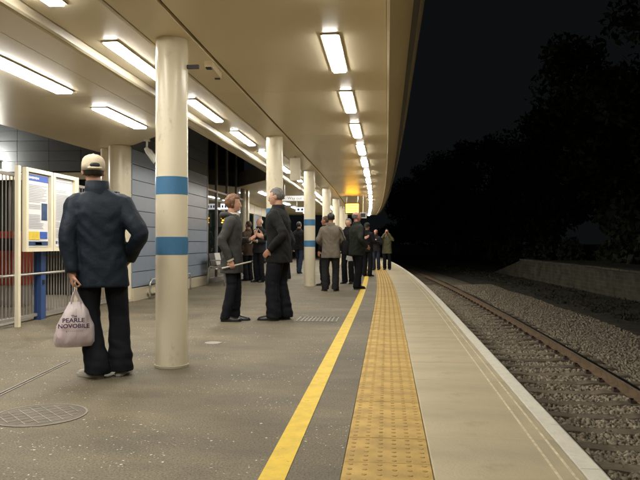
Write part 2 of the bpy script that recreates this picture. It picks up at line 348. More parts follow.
# ------------------------------------------------------------------ track
ZR = -.9
bed = MB(); prof = [(.86, -1.3), (.86, -1.12), (4.6, -1.12), (5.2, -1.16), (5.3, -1.4), (.86, -1.4)]
bed.sweep(prof, frange(-4, 160, 1.5)); tag(bed.build('ballast_bed', M['bed']), kind='structure')
tag(MB().sweep([(5.1, -1.155), (5.9, -1.06), (7.0, -1.0), (8.6, -.97), (30, -.95), (30, -1.4), (5.1, -1.4)], frange(-4, 160, 1.5)).build('cinder_ground', M['earth']), kind='structure')
track = empty('railway_track', (0, 0, 0), label='single railway track on concrete sleepers below the platform edge', cat='track')
for xr in (1.80, 3.30):
    r = MB().sweep([(xr-.07, -1.05), (xr+.07, -1.05), (xr+.07, -1.04), (xr+.012, -1.025), (xr+.012, -.945), (xr+.034, -.935), (xr+.034, -.908), (xr-.034, -.908), (xr-.034, -.935), (xr-.012, -.945), (xr-.012, -1.025), (xr-.07, -1.04)], frange(-4, 150, 1.5)).build('rail', M['rust'], track)
    MB().sweep([(xr-.0345, -.912), (xr+.0345, -.912), (xr+.030, -.900), (xr-.030, -.900)], frange(-4, 150, 1.5)).build('running_surface', M['railhead'], r)
b = MB(); pr = [(-1.25, -1.2), (-1.25, -1.075), (-1.2, -1.062), (-.45, -1.062), (-.3, -1.085), (.3, -1.085), (.45, -1.062), (1.2, -1.062), (1.25, -1.075), (1.25, -1.2)]
b.rings([[(x, y, z) for x, z in pr] for y in (.115, -.115)]); sm = b.mesh('sleeper', M['sleeper'])
cm = MB().box((0, 0, .02), (.07, .11, .035)).tube([(-.03, -.05, .03), (-.03, .0, .055), (.03, .05, .04)], .012, 6).mesh('rail_clip', M['clip'])
Y = 4.
while Y < 75:
    c, a = cxy(Y); s = put('sleeper', sm, track, T(2.55, Y, random.uniform(-.008, .004)), a+random.uniform(-.008, .008))
    if Y < 40:
        for xx in (-.75-.115, -.75+.115, .75-.115, .75+.115): put('rail_clip', cm, s, (xx, 0, -1.062))
    Y += .65
# loose ballast stones (countless)
def stones(n, xr, yr, seed, size, zf):
    g_ = np.random.default_rng(seed); ph = (1+5**.5)/2
    iv = np.array([(-1,ph,0),(1,ph,0),(-1,-ph,0),(1,-ph,0),(0,-1,ph),(0,1,ph),(0,-1,-ph),(0,1,-ph),(ph,0,-1),(ph,0,1),(-ph,0,-1),(-ph,0,1)]); iv = np.array([(a, b, c) for c in (-1, 1) for b in (-1, 1) for a in (-1, 1)])*.75
    it = np.array([(0,11,5),(0,5,1),(0,1,7),(0,7,10),(0,10,11),(1,5,9),(5,11,4),(11,10,2),(10,7,6),(7,1,8),(3,9,4),(3,4,2),(3,2,6),(3,6,8),(3,8,9),(4,9,5),(2,4,11),(6,2,10),(8,6,7),(9,8,1)])
    it = np.array([(0,2,1),(1,2,3),(4,5,6),(5,7,6),(0,1,5),(0,5,4),(2,6,3),(3,6,7),(0,4,6),(0,6,2),(1,3,7),(1,7,5)])
    x = g_.uniform(*xr, n); y = yr[0]+(yr[1]-yr[0])*g_.random(n)**1.25
    on = (np.abs(((y-4.) % .65)-.0) < .115) | (np.abs(((y-4.) % .65)-.65) < .115)
    keep = ~(on & (x > 1.3) & (x < 3.8) & (g_.random(n) > .05)); x, y, on = x[keep], y[keep], on[keep]; n = len(x)
    s = g_.uniform(*size, (n, 1, 1)); v = iv[None]*(1+g_.uniform(-.45, .35, (n, 8, 3)))*s*g_.uniform(.65, 1.25, (n, 1, 3)); q_ = g_.normal(size=(n, 3, 3)); e1 = q_[:, 0]/np.linalg.norm(q_[:, 0], axis=1)[:, None]; e2 = q_[:, 1]-(q_[:, 1]*e1).sum(1)[:, None]*e1; e2 /= np.linalg.norm(e2, axis=1)[:, None]; v = v @ np.stack([e1, e2, np.cross(e1, e2)], 1)
    z = zf(x, y) + g_.uniform(-.015, .02, n)
    off = np.where(y > Y0, -(y-Y0)**2/(2*R0), 0); an = np.where(y > Y0, (y-Y0)/R0, 0)
    P = np.stack([off+x*np.cos(an), y+x*np.sin(an), z], 1)[:, None, :]
    V = (v+P).reshape(-1, 3); F = (it[None]+8*np.arange(n)[:, None, None]).reshape(-1, 3)
    me = bpy.data.meshes.new('ballast'); me.vertices.add(len(V)); me.vertices.foreach_set('co', V.ravel().astype(np.float32))
    me.loops.add(F.size); me.loops.foreach_set('vertex_index', F.ravel().astype(np.int32)); me.polygons.add(len(F)); me.polygons.foreach_set('loop_start', np.arange(0, F.size, 3, dtype=np.int32))
    me.materials.append(M['ballast']); me.update(calc_edges=True); me.validate(); return me
zf = lambda x, y: np.where(x < 4.7, -1.117, -1.117+(x-4.7)*.04) + .02*np.sin(x*1.7+y*.9)*(x > 3.6)
tag(put('ballast', stones(110000, (.95, 5.7), (5.2, 34.), 3, (.016, .034), zf)), 'loose grey brown ballast stones around the sleepers', 'ballast', kind='stuff')

# ------------------------------------------------------------------ far side: disused platform, rough ground, wood
op = empty('disused_platform', T(8.45, 22, 0), label='low old brick platform wall across the track in the dark', cat='wall')
inv = Matrix.Translation(op.location).inverted()
def wpart(b, name, m, par):
    o = b.build(name, m); o.parent = par; o.matrix_parent_inverse = inv; return o
b = MB(); Ys = frange(6, 39, 1.5); n0 = len(Ys); Ys2 = Ys+[41, 43, 45, 46.5]
zt = lambda Y: .02 if Y <= 39 else .02-(Y-39)/7.5*1.1
vs = []; 
for Y in Ys2: vs += [T(8.5, Y, -1.4), T(8.5, Y, zt(Y)), T(12.5, Y, zt(Y)-.01), T(12.5, Y, -1.4)]
fs = []
for k in range(len(Ys2)-1):
    for i in range(4): j = (i+1) % 4; fs.append((k*4+i, k*4+j, (k+1)*4+j, (k+1)*4+i))
fs += [(3,2,1,0), tuple((len(Ys2)-1)*4+i for i in range(4))]
b.add(vs, fs); wpart(b, 'brick_face', M['brick'], op)
cs = MB().box((.2, 0, .055), (.5, .886, .07)).mesh('coping_stone', mat('old_coping', (.15, .14, .105), rough=.9, var=.3, vscale=3, bump=.3, bscale=30, rnd=.25)); Y = 7.
while Y < 38.8:
    c, a = cxy(Y); o = put('coping_stone', cs, None, T(8.45, Y, random.uniform(-.008, .008)), a+random.uniform(-.01, .01)); o.parent = op; o.matrix_parent_inverse = inv; Y += .9
def leaves(name, blobs, per, size, seed, m):
    g_ = np.random.default_rng(seed); C = []
    for (x, y, z, rx, ry, rz, n) in blobs:
        d = g_.normal(size=(n, 3)); d /= np.linalg.norm(d, axis=1)[:, None]; r = g_.random(n)**.45
        C.append(np.array([x, y, z])+d*r[:, None]*np.array([rx, ry, rz]))
    C = np.concatenate(C); n = len(C); a = g_.normal(size=(n, 3)); a /= np.linalg.norm(a, axis=1)[:, None]; b2 = np.cross(a, g_.normal(size=(n, 3))); b2 /= np.linalg.norm(b2, axis=1)[:, None]
    s = g_.uniform(*size, (n, 1)); V = np.stack([C-a*s, C+b2*s*.5, C+a*s, C-b2*s*.5], 1).reshape(-1, 3); F = np.arange(4*n).reshape(-1, 4)
    me = bpy.data.meshes.new(name); me.vertices.add(len(V)); me.vertices.foreach_set('co', V.ravel().astype(np.float32)); me.loops.add(F.size); me.loops.foreach_set('vertex_index', F.ravel().astype(np.int32))
    me.polygons.add(n); me.polygons.foreach_set('loop_start', np.arange(0, 4*n, 4, dtype=np.int32)); me.materials.append(m); me.update(calc_edges=True); return me
bl = []
for i in range(34):                                # crowns of the wood beyond the line
    y = 20 + i*3.0 + random.uniform(-2, 2); x = 13.2 + random.uniform(0, 4) - max(0, y-10)**2/900; h = random.uniform(9.5, 13)
    for k in range(9):
        bl.append((x+random.uniform(-2.4, 2.4), y+random.uniform(-2.4, 2.4), random.uniform(1.5, h), random.uniform(1.2, 2.3), random.uniform(1.2, 2.3), random.uniform(1., 2.), 420))
for i in range(60):                                # scrub along the far platform
    y = 8+i*1.3; x = 12.6+random.uniform(-.6, 3)-max(0, y-10)**2/900
    bl.append((x, y, random.uniform(.1, .9), random.uniform(.5, 1.2), random.uniform(.5, 1.2), random.uniform(.5, 1.1), 150))
tag(put('woodland', leaves('woodland', bl, 0, (.12, .30), 5, M['leaf'])), 'black mass of trees and scrub beyond the far platform wall', 'woodland', kind='stuff')
gb = []
for i in range(420):
    y = 9+60*random.random()**1.4; x = random.uniform(6.2, 8.4)-max(0, y-10)**2/900
    gb.append((x, y, -1.0, .35, .35, .12, 22))
tag(put('weeds', leaves('weeds', gb, 0, (.03, .07), 9, mat('dry_weeds', (.075, .072, .042), rough=.9, var=.4))), 'low weeds on the dark ground before the far wall', 'weeds', kind='stuff')

# ------------------------------------------------------------------ canopy
CZ = 2.72; CE = 42.; R0 = 760.                   # the canopy follows the bend more loosely than the track
can = empty('platform_canopy', (0, 0, 0), label='cream panelled platform canopy overhead with long soffit strips and rounded track-side edge', cat='canopy')
def strip(x0, x1, a, b2, z, name='soffit_panel', m='soffit', th=.03):
    bb = MB(); e_ = .006
    bb.sweep([(x0, z+th), (x0, z+e_), (x0+e_, z), (x1-e_, z), (x1, z+e_), (x1, z+th)], frange(a, b2, 1.6)); return bb.build(name, M[m], can)
Ys = [-8, -4.9, -1.8, 1.3, 4.4]
while Ys[-1] < CE-.5: Ys.append(Ys[-1]+3.1)
for a, b2 in zip(Ys[:-1], Ys[1:]):
    strip(-1.575, -.004, a+.003, b2-.003, CZ)
    strip(-1.965, -1.60, a+.003, b2-.003, CZ-.004)
    strip(-2.60, -2.005, a+.003, b2-.003, CZ+.035)
END = Ys[-1]
yy = frange(-8, END, 1.6)
MB().sweep([(-2.0, CZ+.05), (-2.0, CZ-.006), (-1.985, CZ-.018), (-1.972, CZ-.006), (-1.972, CZ+.05)], yy).build('bead', M['creamdirty'], can)
MB().sweep([(-2.655, CZ+.05), (-2.655, CZ-.02), (-2.64, CZ-.034), (-2.62, CZ-.02), (-2.607, CZ+.05)], yy).build('bead', M['creamdirty'], can)
MB().sweep([(-2.715, CZ+.05), (-2.715, CZ-.012), (-2.70, CZ-.022), (-2.685, CZ-.012), (-2.685, CZ+.05)], yy).build('bead', M['soffit'], can)
MB().sweep([(-2.85, CZ+.12), (-2.85, CZ+.055), (-.01, CZ+.055), (-.01, CZ+.12)], yy).build('roof_deck', M['slot'], can)
MB().sweep([(-2.9, 3.16), (-2.9, CZ+.125), (.25, CZ+.125), (.25, 3.16)], yy).build('roof', M['roofdeck'], can)
# track-side fascia, curling up
fp = [(-.002, CZ+.05), (-.002, CZ-.012), (.022, CZ-.018), (.036, CZ-.004), (.12, CZ+.045), (.20, CZ+.125), (.28, CZ+.24), (.32, CZ+.37), (.33, CZ+.46), (.30, CZ+.46), (.29, CZ+.37), (.235, CZ+.25), (.175, CZ+.14), (.10, CZ+.07), (.03, CZ+.05)]
MB().sweep(fp, frange(-8, END, 1.6)).build('fascia', M['soffit'], can, True, 35)
# wide soffit over the entrance, oblique far end
def poly(pts, name='soffit_panel', z0=CZ, z1=CZ+.03, m='soffit'): MB().prism([T(x, y, 0)[:2] for x, y in pts], z0, z1).build(name, M[m], can)
yl = [-8, -4.9, -1.8, 1.3, 4.4, 7.5]
for a, b2 in zip(yl[:-1], yl[1:]):
    poly([(-3.085, a+.002), (-2.718, a+.002), (-2.718, b2-.002), (-3.085, b2-.002)])
    poly([(-5.5, a+.002), (-3.092, a+.002), (-3.092, b2-.002), (-5.5, b2-.002)])
poly([(-3.085, 7.502), (-2.718, 7.502), (-2.718, 9.3), (-2.85, 9.42), (-3.085, 9.72)])
poly([(-5.5, 7.502), (-3.092, 7.502), (-3.092, 9.73), (-4.36, 11.33), (-5.36, 12.2), (-5.5, 9.2)])
poly([(-5.5, -8), (-2.9, -8), (-2.9, 9.42), (-4.36, 11.26), (-5.34, 12.1), (-5.48, 9.2)], 'roof', CZ+.031, 3.16, 'creamdirty')
poly([(-2.855, 9.425), (-2.718, 9.303), (-2.718, 17.3), (-2.855, 17.45)])
for a, b2 in ((9.5, 17.4),): MB().sweep([(-2.86, 3.1), (-2.86, CZ-.012), (-2.875, CZ-.012), (-2.89, CZ), (-2.89, 3.1)], frange(a, b2, 1.6)).build('edge_trim', M['cream'], can)
w2 = [(-2.718, 17.305), (-2.86, 17.46), (-4.5, 20.4), (-5.7, 21.4)]
y2 = frange(21.4, END, 2)
poly(w2+[(-5.7, y) for y in y2[1:]]+[(-2.718, y) for y in y2[::-1]])
poly([(-2.9, 17.6), (-4.5, 20.46), (-5.68, 21.45)]+[(-5.68, y) for y in y2[1:]]+[(-2.9, y) for y in y2[::-1]], 'roof', CZ+.031, 3.16, 'creamdirty')

# strip lights
def lamp_meshes(L, W, dp=.038):
    fr = MB()
    for s in (-1, 1):
        fr.box((s*(W/2+.008), 0, -.007), (.016, L+.032, .014)); fr.box((0, s*(L/2+.008), -.007), (W, .016, .014))
    d = MB(); d.rings([[(x*W/2*q, y*L/2-(1-q)*y*.02, z) for x, y in ((-1,-1),(1,-1),(1,1),(-1,1))] for q, z in ((.995, -.002), (.99, -dp+.014), (.88, -dp))][::-1])
    return fr.mesh('housing', M['lampframe']), d.mesh('diffuser', M['diffuser'])
def lights(x, y0, per, L, W, z, ymax, ylim, row, grp, skip=None, dp=.028, diff='diffuser'):
    hm, dm = lamp_meshes(L, W, dp); dm.materials[0] = M[diff]; i = 0; Y = y0
    while Y < ymax:
        c, a = cxy(Y)
        if not (skip and skip(Y)):
            if Y < ylim: lab = ('farther' if Y == y0 else 'nearer')+' unseen strip light behind the camera in the row '+row
            else: lab = ordinal(i)+' lit strip light from near in the row '+row; i += 1
            e_ = empty('strip_light', T(x, Y, z), a, label=lab, cat='light', group=grp); put('housing', hm, e_); put('diffuser', dm, e_)
        Y += per
lights(-.46, 6.02-2*2.07, 2.07, 1.16, .125, CZ, 41.5, 5, 'above the yellow line', 'strip lights along the track side')
lights(-2.36, 6.28-2*2.35, 2.35, 1.42, .12, CZ+.035, 41.5, 3.5, 'behind the pillars', 'strip lights in the pillar channel')
lights(-3.58, 6.5-2*2.33, 2.33, 1.42, .19, CZ, 10., 6, 'above the notice board', 'strip lights over the entrance', dp=.032, diff='diffuser_wide')
lights(-4.1, 23., 3.1, 1.3, .17, CZ, 40., 5, 'under the far wide soffit', 'strip lights under the far soffit')

# ------------------------------------------------------------------ pillars
def pillar_meshes(r):
    s = MB().cyl((0, 0), r, 0, CZ-.006, 40).mesh('shaft', M['pillar'], True, 40)
    b_ = MB().rings([[((r+q)*math.cos(2*math.pi*k/40), (r+q)*math.sin(2*math.pi*k/40), z) for k in range(40)] for q, z in ((0, 0), (.0025, .001), (.0025, .146), (0, .147))], cap=False).mesh('blue_band', M['blueband'], True, 40)
    c_ = MB().rings([[((r+q)*math.cos(2*math.pi*k/40), (r+q)*math.sin(2*math.pi*k/40), z) for k in range(40)] for q, z in ((.001, .001), (.008, .002), (.008, .02), (.001, .022))], cap=False).mesh('base_ring', M['creamdirty'], True, 40)
    return s, b_, c_
pm = pillar_meshes(.132)
for i in range(7):
    Y = 5.55+5.1*i - (.07 if i == 0 else 0)
    where = ['beside the man with the carrier bag', 'behind the couple talking', 'beside the man in the grey jacket', 'beyond the man in the grey jacket', 'near the yellow display', 'past the yellow display', 'at the far end'][i]
    e_ = empty('pillar', T(-1.785, Y, 0), 0, label=f'{ordinal(i)} round cream pillar with two blue bands, {where}', cat='pillar', group='round pillars along the platform')
    put('shaft', pm[0], e_); put('blue_band', pm[1], e_, (0, 0, .93)); put('blue_band', pm[1], e_, (0, 0, 1.425)); put('base_ring', pm[2], e_)
    if i == 0: MB().box((.18, 0, 2.49), (.10, .03, .03)).build('bracket', M['black'], e_)
for (x, y, r, lab) in ((-4.66, 11.45, .20, 'stout plain cream pillar at the corner of the slate blue wall'), (-5.02, 11.75, .12, 'slim plain cream pillar close behind the stout one')):
    e_ = empty('pillar', (x, y, 0), 0, label=lab, cat='pillar'); MB().cyl((0, 0), r, 0, CZ-.006, 40).build('shaft', M['pillar'], e_, True, 40); MB().cyl((0, 0), r+.012, 0, .05, 40, .01).build('base_ring', M['creamdirty'], e_)
# small box on the slot near the first pillar
e_ = empty('junction_box', (-1.66, 6.35, CZ-.004), R(3), label='small cream junction box fixed under the soffit by the first pillar', cat='box')
MB().box((0, 0, -.03), (.07, .46, .06)).build('case', M['soffit'], e_); MB().box((0, -.20, -.065), (.05, .06, .012)).build('gland', M['black'], e_); MB().box((0, .2, -.065), (.05, .03, .012)).build('gland', M['black'], e_)
# hanging panel beyond the second pillar
e_ = empty('ceiling_speaker', T(-1.78, 13.1, CZ), 0, label='brownish box hanging from the soffit between second and third banded pillars', cat='speaker')
MB().box((0, 0, -.26), (.20, .06, .44)).build('case', M['creamdirty'], e_); MB().box((0, 0, -.02), (.03, .03, .04)).build('hanger', M['steel'], e_)

# ------------------------------------------------------------------ station building
sb = empty('station_building', (-4.44, 12., 0), label='slate blue clad station building with dark glazed front behind the bench', cat='building')
inv = Matrix.Translation(sb.location).inverted()
XW = -4.44; PH = .272; W0, W1 = 11.45, 16.4
wpart(MB().box((XW-.125, (W0+W1)/2, 3.0), (.11, W1-W0-.02, 6.)), 'wall_core', M['core'], sb)
wpart(MB().box((XW-.02, (W0+W1)/2, .11), (.10, W1-W0, .22)), 'plinth', M['creamdirty'], sb)
pk = MB().box((0, 0, PH/2), (.06, W1-W0, PH-.012)).mesh('plank', M['cladding'])
for i in range(20):
    o = put('plank', pk, None, (XW-.035, (W0+W1)/2, .235+i*PH)); o.parent = sb; o.matrix_parent_inverse = inv
wpart(MB().box((XW-.03, W1+.03, 3.), (.08, .05, 6.)), 'corner_trim', M['bar'], sb)
# glazed front
gl0, gl1 = W1+.06, 21.2; nb = 4; pw = (gl1-gl0)/nb
for i in range(nb):
    for (z0, z1) in ((.12, 2.35), (2.41, 5.9)):
        wpart(MB().box((XW-.10, gl0+(i+.5)*pw, (z0+z1)/2), (.02, pw-.06, z1-z0)), 'pane', M['glass'], sb)
    wpart(MB().box((XW-.09, gl0+i*pw, 3.), (.07, .045, 5.98)), 'mullion', M['bar'], sb)
wpart(MB().box((XW-.092, (gl0+gl1)/2, 2.38), (.05, gl1-gl0, .045)), 'transom', M['bar'], sb)
wpart(MB().box((XW-.09, (gl0+gl1)/2, .06), (.08, gl1-gl0, .12)), 'sill', M['bar'], sb)
wpart(MB().box((XW-.9, (gl0+gl1)/2, 3.), (1.4, gl1-gl0, 5.9)), 'dark_interior', M['core'], sb)
wpart(MB().box((XW-.05, gl1+.12, 1.6), (.16, .16, 3.2)), 'post', M['cream'], sb)
wpart(MB().box((XW-.05, gl1-.22, 1.45), (.07, .07, 2.9)), 'post', M['cream'], sb)
# farther glazed front under the far soffit
fg0, fg1 = 21.6, 40.; nb = 9; pw = (fg1-fg0)/nb
for i in range(nb):
    ya = fg0+i*pw; pa, pb = T(-5.66, ya+.04, 0), T(-5.66, ya+pw-.04, 0); ang = math.atan2(-(pb[0]-pa[0]), pb[1]-pa[1]); rot = Matrix.Rotation(ang, 3, 'Z')
    mid = Vector(((pa[0]+pb[0])/2, (pa[1]+pb[1])/2, 1.2)); wpart(MB().box(mid, (.03, pw-.1, 2.16), rot), 'pane', M['glass'] if i % 2 else M['cladding'], sb)
    wpart(MB().box((pa[0], pa[1]-.04, 1.36), (.09, .09, 2.7)), 'mullion', M['cream'], sb)
    wpart(MB().box(mid+Vector((0, 0, 1.3)), (.08, pw, .42), rot), 'lintel', M['soffit'], sb)
# tiled wall seen over the notice board
tw = empty('tiled_wall', (-7.2, 12.55, 0), label='dark slate tiled wall facing the platform above the notice board', cat='wall')
inv = Matrix.Translation(tw.location).inverted()
wpart(MB().box((-7.24, 12.75, 3.1), (5.24, .2, 5.8)), 'wall_core', M['core'], tw)
tw_m = MB().box((0, 0, 0), (.642, .04, .195)).mesh('tile', M['tile'])
for i in range(8):
    for j in range(14):
        x = -4.63-.65*(i+.5); z = 2.42+.2*(j+.5)
        o = put('tile', tw_m, None, (x, 12.63+random.uniform(-.002, .002), z)); o.parent = tw; o.matrix_parent_inverse = inv
wpart(MB().box((-7.24, 12.6, 2.32), (5.24, .14, .13)), 'lintel', M['cream'], tw)
for i in range(4):
    wpart(MB().box((-5.55-1.2*i, 12.62, 1.12), (1.14, .03, 2.2)), 'pane', M['glass'], tw); wpart(MB().box((-4.95-1.2*i, 12.6, 1.12), (.055, .07, 2.22)), 'mullion', M['bar'], tw)
wl = empty('wall_fill_lamp', (-7.66, 12.56, 2.56), 0, label='added fill lamp on the dark tiled wall at the edge of the picture', cat='lamp')
MB().box((0, -.02, 0), (.22, .04, .14)).build('housing', M['lampframe'], wl); MB().ball((0, -.06, 0), (.12, .06, .07), 14, 8).build('lens', mat('fill_lamp_lens', (.9, .9, .9), emit=((1., .93, .82), 420.)), wl, True)  # added lamp, strength raised to brighten the left soffit and tiled wall
bw = empty('side_wall', (-9.6, 6, 0), label='plain wall closing the forecourt behind the barred fence', cat='wall')
inv = Matrix.Translation(bw.location).inverted()
wpart(MB().box((-9.7, 5, 1.7), (.2, 15, 3.4)), 'panel', mat('brown_wall', (.36, .30, .24), rough=.5, var=.2), bw)

tag(MB().prism([(-14, -8), (-4.72, -8), (-4.72, 12.6), (-14, 12.6)], .0005, .0045).build('forecourt', mat('pale_paving', (.40, .36, .28), rough=.7, var=.15, vscale=1.5)), kind='structure')
# ------------------------------------------------------------------ barred fence, notice board, machine
fe = empty('bar_fence', (-4.66, 5.0, 0), label='tall fence of thin vertical grey bars with blue posts behind the notice board', cat='fence')
bmesh_ = MB().box((0, 0, .97), (.010, .010, 1.80)).mesh('bar', M['bar'])
for i in range(80): put('bar', bmesh_, fe, (0, i*.08, 0))
MB().box((0, 3.16, .07), (.04, 6.4, .04)).build('bottom_rail', M['bar'], fe); MB().box((0, 3.16, 1.88), (.04, 6.4, .04)).build('top_rail', M['bar'], fe)
MB().tube([(.06, 0, .62), (.06, 6.3, .62)], .018, 10).build('handrail', M['steel'], fe)
for y in (.9, 3.66, 6.2):
    p_ = MB().box((.02, y, .95), (.10, .13, 1.90)).build('post', M['bluepost'], fe)
    for z in (.5, .95): MB().box((.075, y, z), (.012, .05, .06)).build('fixing', M['black'], p_)
tk = empty('ticket_machine', (-6.05, 10.4, 0), R(8), label='red panelled machine standing behind the barred fence', cat='machine')
MB().box((0, 0, .78), (.55, .45, .86)).build('body', M['red'], tk); MB().box((0, 0, .18), (.50, .40, .34)).build('base', M['bar'], tk); MB().box((.02, -.228, 1.0), (.30, .01, .2)).build('screen', M['black'], tk)

nb_ = empty('notice_board', (-4.48, 7.83, 0), label='cream framed notice board with two posters on posts by the barred fence', cat='notice board')
for y in (0., 1.56): MB().box((0, y, .985), (.05, .055, 1.97)).build('post', M['cream'], nb_)
for i, ya in enumerate((.12, .81)):
    yb = ya+.67; z0, z1 = .915, 1.965; fw = .05
    f_ = MB()
    f_.box((.02, (ya+yb)/2, z0+fw/2), (.05, yb-ya, fw)).box((.02, (ya+yb)/2, z1-fw/2), (.05, yb-ya, fw)).box((.021, ya+fw/2, (z0+z1)/2), (.05, fw, z1-z0-2*fw)).box((.021, yb-fw/2, (z0+z1)/2), (.05, fw, z1-z0-2*fw))
    fr = f_.build('frame', M['cream'], nb_); MB().box((-.012, (ya+yb)/2, (z0+z1)/2), (.012, yb-ya-.01, z1-z0-.01)).build('back_panel', M['creamdirty'], fr)
    ps = MB().box((.004, (ya+yb)/2, (z0+z1)/2), (.006, yb-ya-2*fw-.02, z1-z0-2*fw-.02)).build('poster', M['poster'], nb_)
    X = .0105; u0, u1 = ya+fw+.025, yb-fw-.025; v0, v1 = z0+fw+.025, z1-fw-.025
    def rect(ua, ub, va, vb, m, nm='print_block'): MB().box((X, (ua+ub)/2, (va+vb)/2), (.004, ub-ua, vb-va)).build(nm, m, ps)
    ln = MB(); z = v1-.13
    if i == 0:
        rect(u0, u1, v1-.075, v1, M['printblue'], 'header')
        hb = MB()
        for q in range(9): hb.box((X+.003, u0+.05+q*.028, v1-.038), (.002, .02, .026 if q % 3 else .034))
        hb.build('header_marks', M['white'], ps)
        rect(u1-.16, u1-.02, v0+.33, v0+.55, M['printdark'], 'picture'); rect(u0+.02, u0+.30, v0+.075, v0+.18, M['printyellow']); rect(u0+.32, u1-.02, v0+.09, v0+.18, M['printblue']); rect(u0, u1, v0, v0+.055, M['printdark']); rect(u0+.2, u0+.36, v0+.008, v0+.045, M['printpink'])
        while z > v0+.21:
            if random.random() > .15: ub = u1-.2 if v0+.30 < z < v0+.58 else u1-random.uniform(.02, .16); ln.box((X, (u0+.02+ub)/2, z), (.002, ub-u0-.02, .009))
            z -= .021
    else:
        rect(u0, u1, v1-.03, v1-.02, M['printgrey'])
        while z > v0+.10:
            if random.random() > .18: ub = u1-random.uniform(.02, .2); ln.box((X, (u0+.02+ub)/2, z), (.002, ub-u0-.02, .008))
            z -= .02
        for q in range(5): rect(u0+.02+q*.1, u0+.09+q*.1, v0+.02, v0+.06, M['printdark'])
    ln.build('text_lines', M['printgrey'], ps)
yp = empty('yellow_post', (-4.72, 10.5, 0), label='short yellow painted post beside the stout pillar', cat='post')
MB().box((0, 0, .45), (.08, .08, .90)).build('shaft', M['yellowpost'], yp); MB().box((0, 0, .91), (.09, .09, .02)).build('cap', M['black'], yp)

# CCTV camera under the soffit
cc = empty('security_camera', (-3.92, 10.75, CZ), R(20), label='white security camera hanging from the soffit edge beside the first pillar', cat='camera')
MB().cyl((0, 0), .05, -.03, -.001, 16).tube([(0, 0, -.02), (0, 0, -.15)], .018, 10).build('mount', M['white'], cc, True, 40)
rt = Matrix.Rotation(R(-35), 3, 'Y') @ Matrix.Rotation(R(0), 3, 'Z')
d_ = Vector((.55, -.25, -.8)).normalized(); p0 = Vector((-.02, 0, -.14)); MB().tube([p0, p0+d_*.06, p0+d_*.30], [.03, .048, .05], 14).build('body', M['white'], cc, True, 40)
MB().tube([p0+d_*.30, p0+d_*.335], [.035, .032], 14).build('lens', M['black'], cc, True, 40); MB().tube([p0+d_*.1+Vector((.02,0,.05)), p0+d_*.36+Vector((.02,0,.05))], [.045, .045], 10, flat=.3).build('sunshield', M['white'], cc)

# perch rail and bench along the cladding
pr_ = empty('perch_rail', (-4.30, 11.95, 0), label='bent steel tube perch rail along the slate blue wall', cat='rail')
MB().tube([(0, 0, 0), (0, 0, .24), (0, .03, .31), (0, .11, .345), (0, .25, .35), (0, 2.3, .35), (0, 2.5, .33), (0, 2.56, .26), (0, 2.56, 0)], .019, 10, 3).build('tube', M['steel'], pr_, True)
MB().box((-.06, 1.3, .10), (.08, 2.3, .03)).build('lower_rail', M['creamdirty'], pr_)
be = empty('bench', (-4.08, 15.75, 0), label='steel platform bench with black and white seat backs by the glazed front', cat='bench')
for y in (0, 1.75):
    MB().tube([(.24, y, 0), (.22, y, .36), (.20, y, .42), (-.02, y, .44), (-.14, y, .42), (-.18, y, 0)], .017, 8, 3).build('leg', M['steel'], be, True)
    MB().tube([(.24, y, .42), (.24, y, .56), (.16, y, .60), (-.12, y, .60)], .014, 8, 3).build('armrest', M['steel'], be, True)
MB().tube([(.05, -.12, .40), (.05, 1.9, .40)], .022, 10).build('beam', M['steel'], be, True)
for i in range(3):
    y = .33+.56*i; m_ = M['white'] if i == 1 else M['black']
    MB().box((.08, y, .435), (.40, .50, .03)).build('seat', M['black'], be); rot = Matrix.Rotation(R(-12), 3, 'Y'); MB().box((-.15, y, .62), (.025, .50, .30), rot).build('seat_back', m_, be)

# ------------------------------------------------------------------ signs and displays
def sign(loc, rz, wd, ht, label, hang=None, name='hanging_sign', m='signwhite'):
    e_ = empty(name, loc, rz, label=label, cat='sign')
    MB().box((0, 0, 0), (wd, .05, ht)).build('panel', M[m], e_)
    b_ = MB()
    for s in (-1, 1): b_.box((s*(wd/2+.006), 0, 0), (.012, .056, ht+.024)).box((0, 0, s*(ht/2+.006)), (wd, .056, .012))
    b_.build('frame', M['bar'], e_)
    if hang:
        for s in (-1, 1): MB().tube([(s*wd*.42, 0, ht/2+.01), (s*wd*.42, 0, hang-loc[2])], .008, 6).build('hanger', M['steel'], e_)
    return e_
def letters(e_, s, size, x, z, m, yoff=-.028):
    me = text_mesh(s, size, .001); me.materials.clear(); me.materials.append(m); o = put('lettering', me, e_, (x, yoff, z)); o.rotation_euler = (R(90), 0, 0)
s1 = sign(T(-2.585, 19.0, 2.28), 0, .60, .13, 'small hanging white sign reading Way out beside the third pillar', CZ+.03, m='poster')
letters(s1, 'Way out', .115, .04, 0, M['black'])
ar = MB().box((-.27, -.0285, 0), (.06, .003, .018)); ar.build('arrow', M['black'], s1)
s2 = sign(T(-3.15, 26.5, 2.33), 0, .50, .17, 'far hanging white sign with dark pictograms beyond the Way out sign', CZ)
for i in range(3): MB().cyl((0, 0), .05, 0, .004, 14).build('pictogram', M['printdark'], s2).matrix_local = Matrix.Translation((-.15+.15*i, -.026, 0)) @ Matrix.Rotation(R(90), 4, 'X')
s3 = sign((-4.30, 17.9, 2.0), R(14), .34, .15, 'white pictogram sign on the glazed front behind the woman', None, 'wall_sign')
for i in range(4): MB().box((-.12+.08*i, -.027, 0), (.045, .004, .07)).build('pictogram', M['printdark'], s3)
dp = empty('departure_display', (-4.28, 17.6, 1.62), R(14), label='small black departure display with amber figures behind the woman', cat='display')
MB().box((0, 0, 0), (.34, .08, .34)).build('case', M['black'], dp)
for z, wd in ((.06, .18), (.0, .12), (-.06, .16)): MB().box((-.02, -.042, z), (wd, .004, .03)).build('amber_text', M['amberdim'], dp)
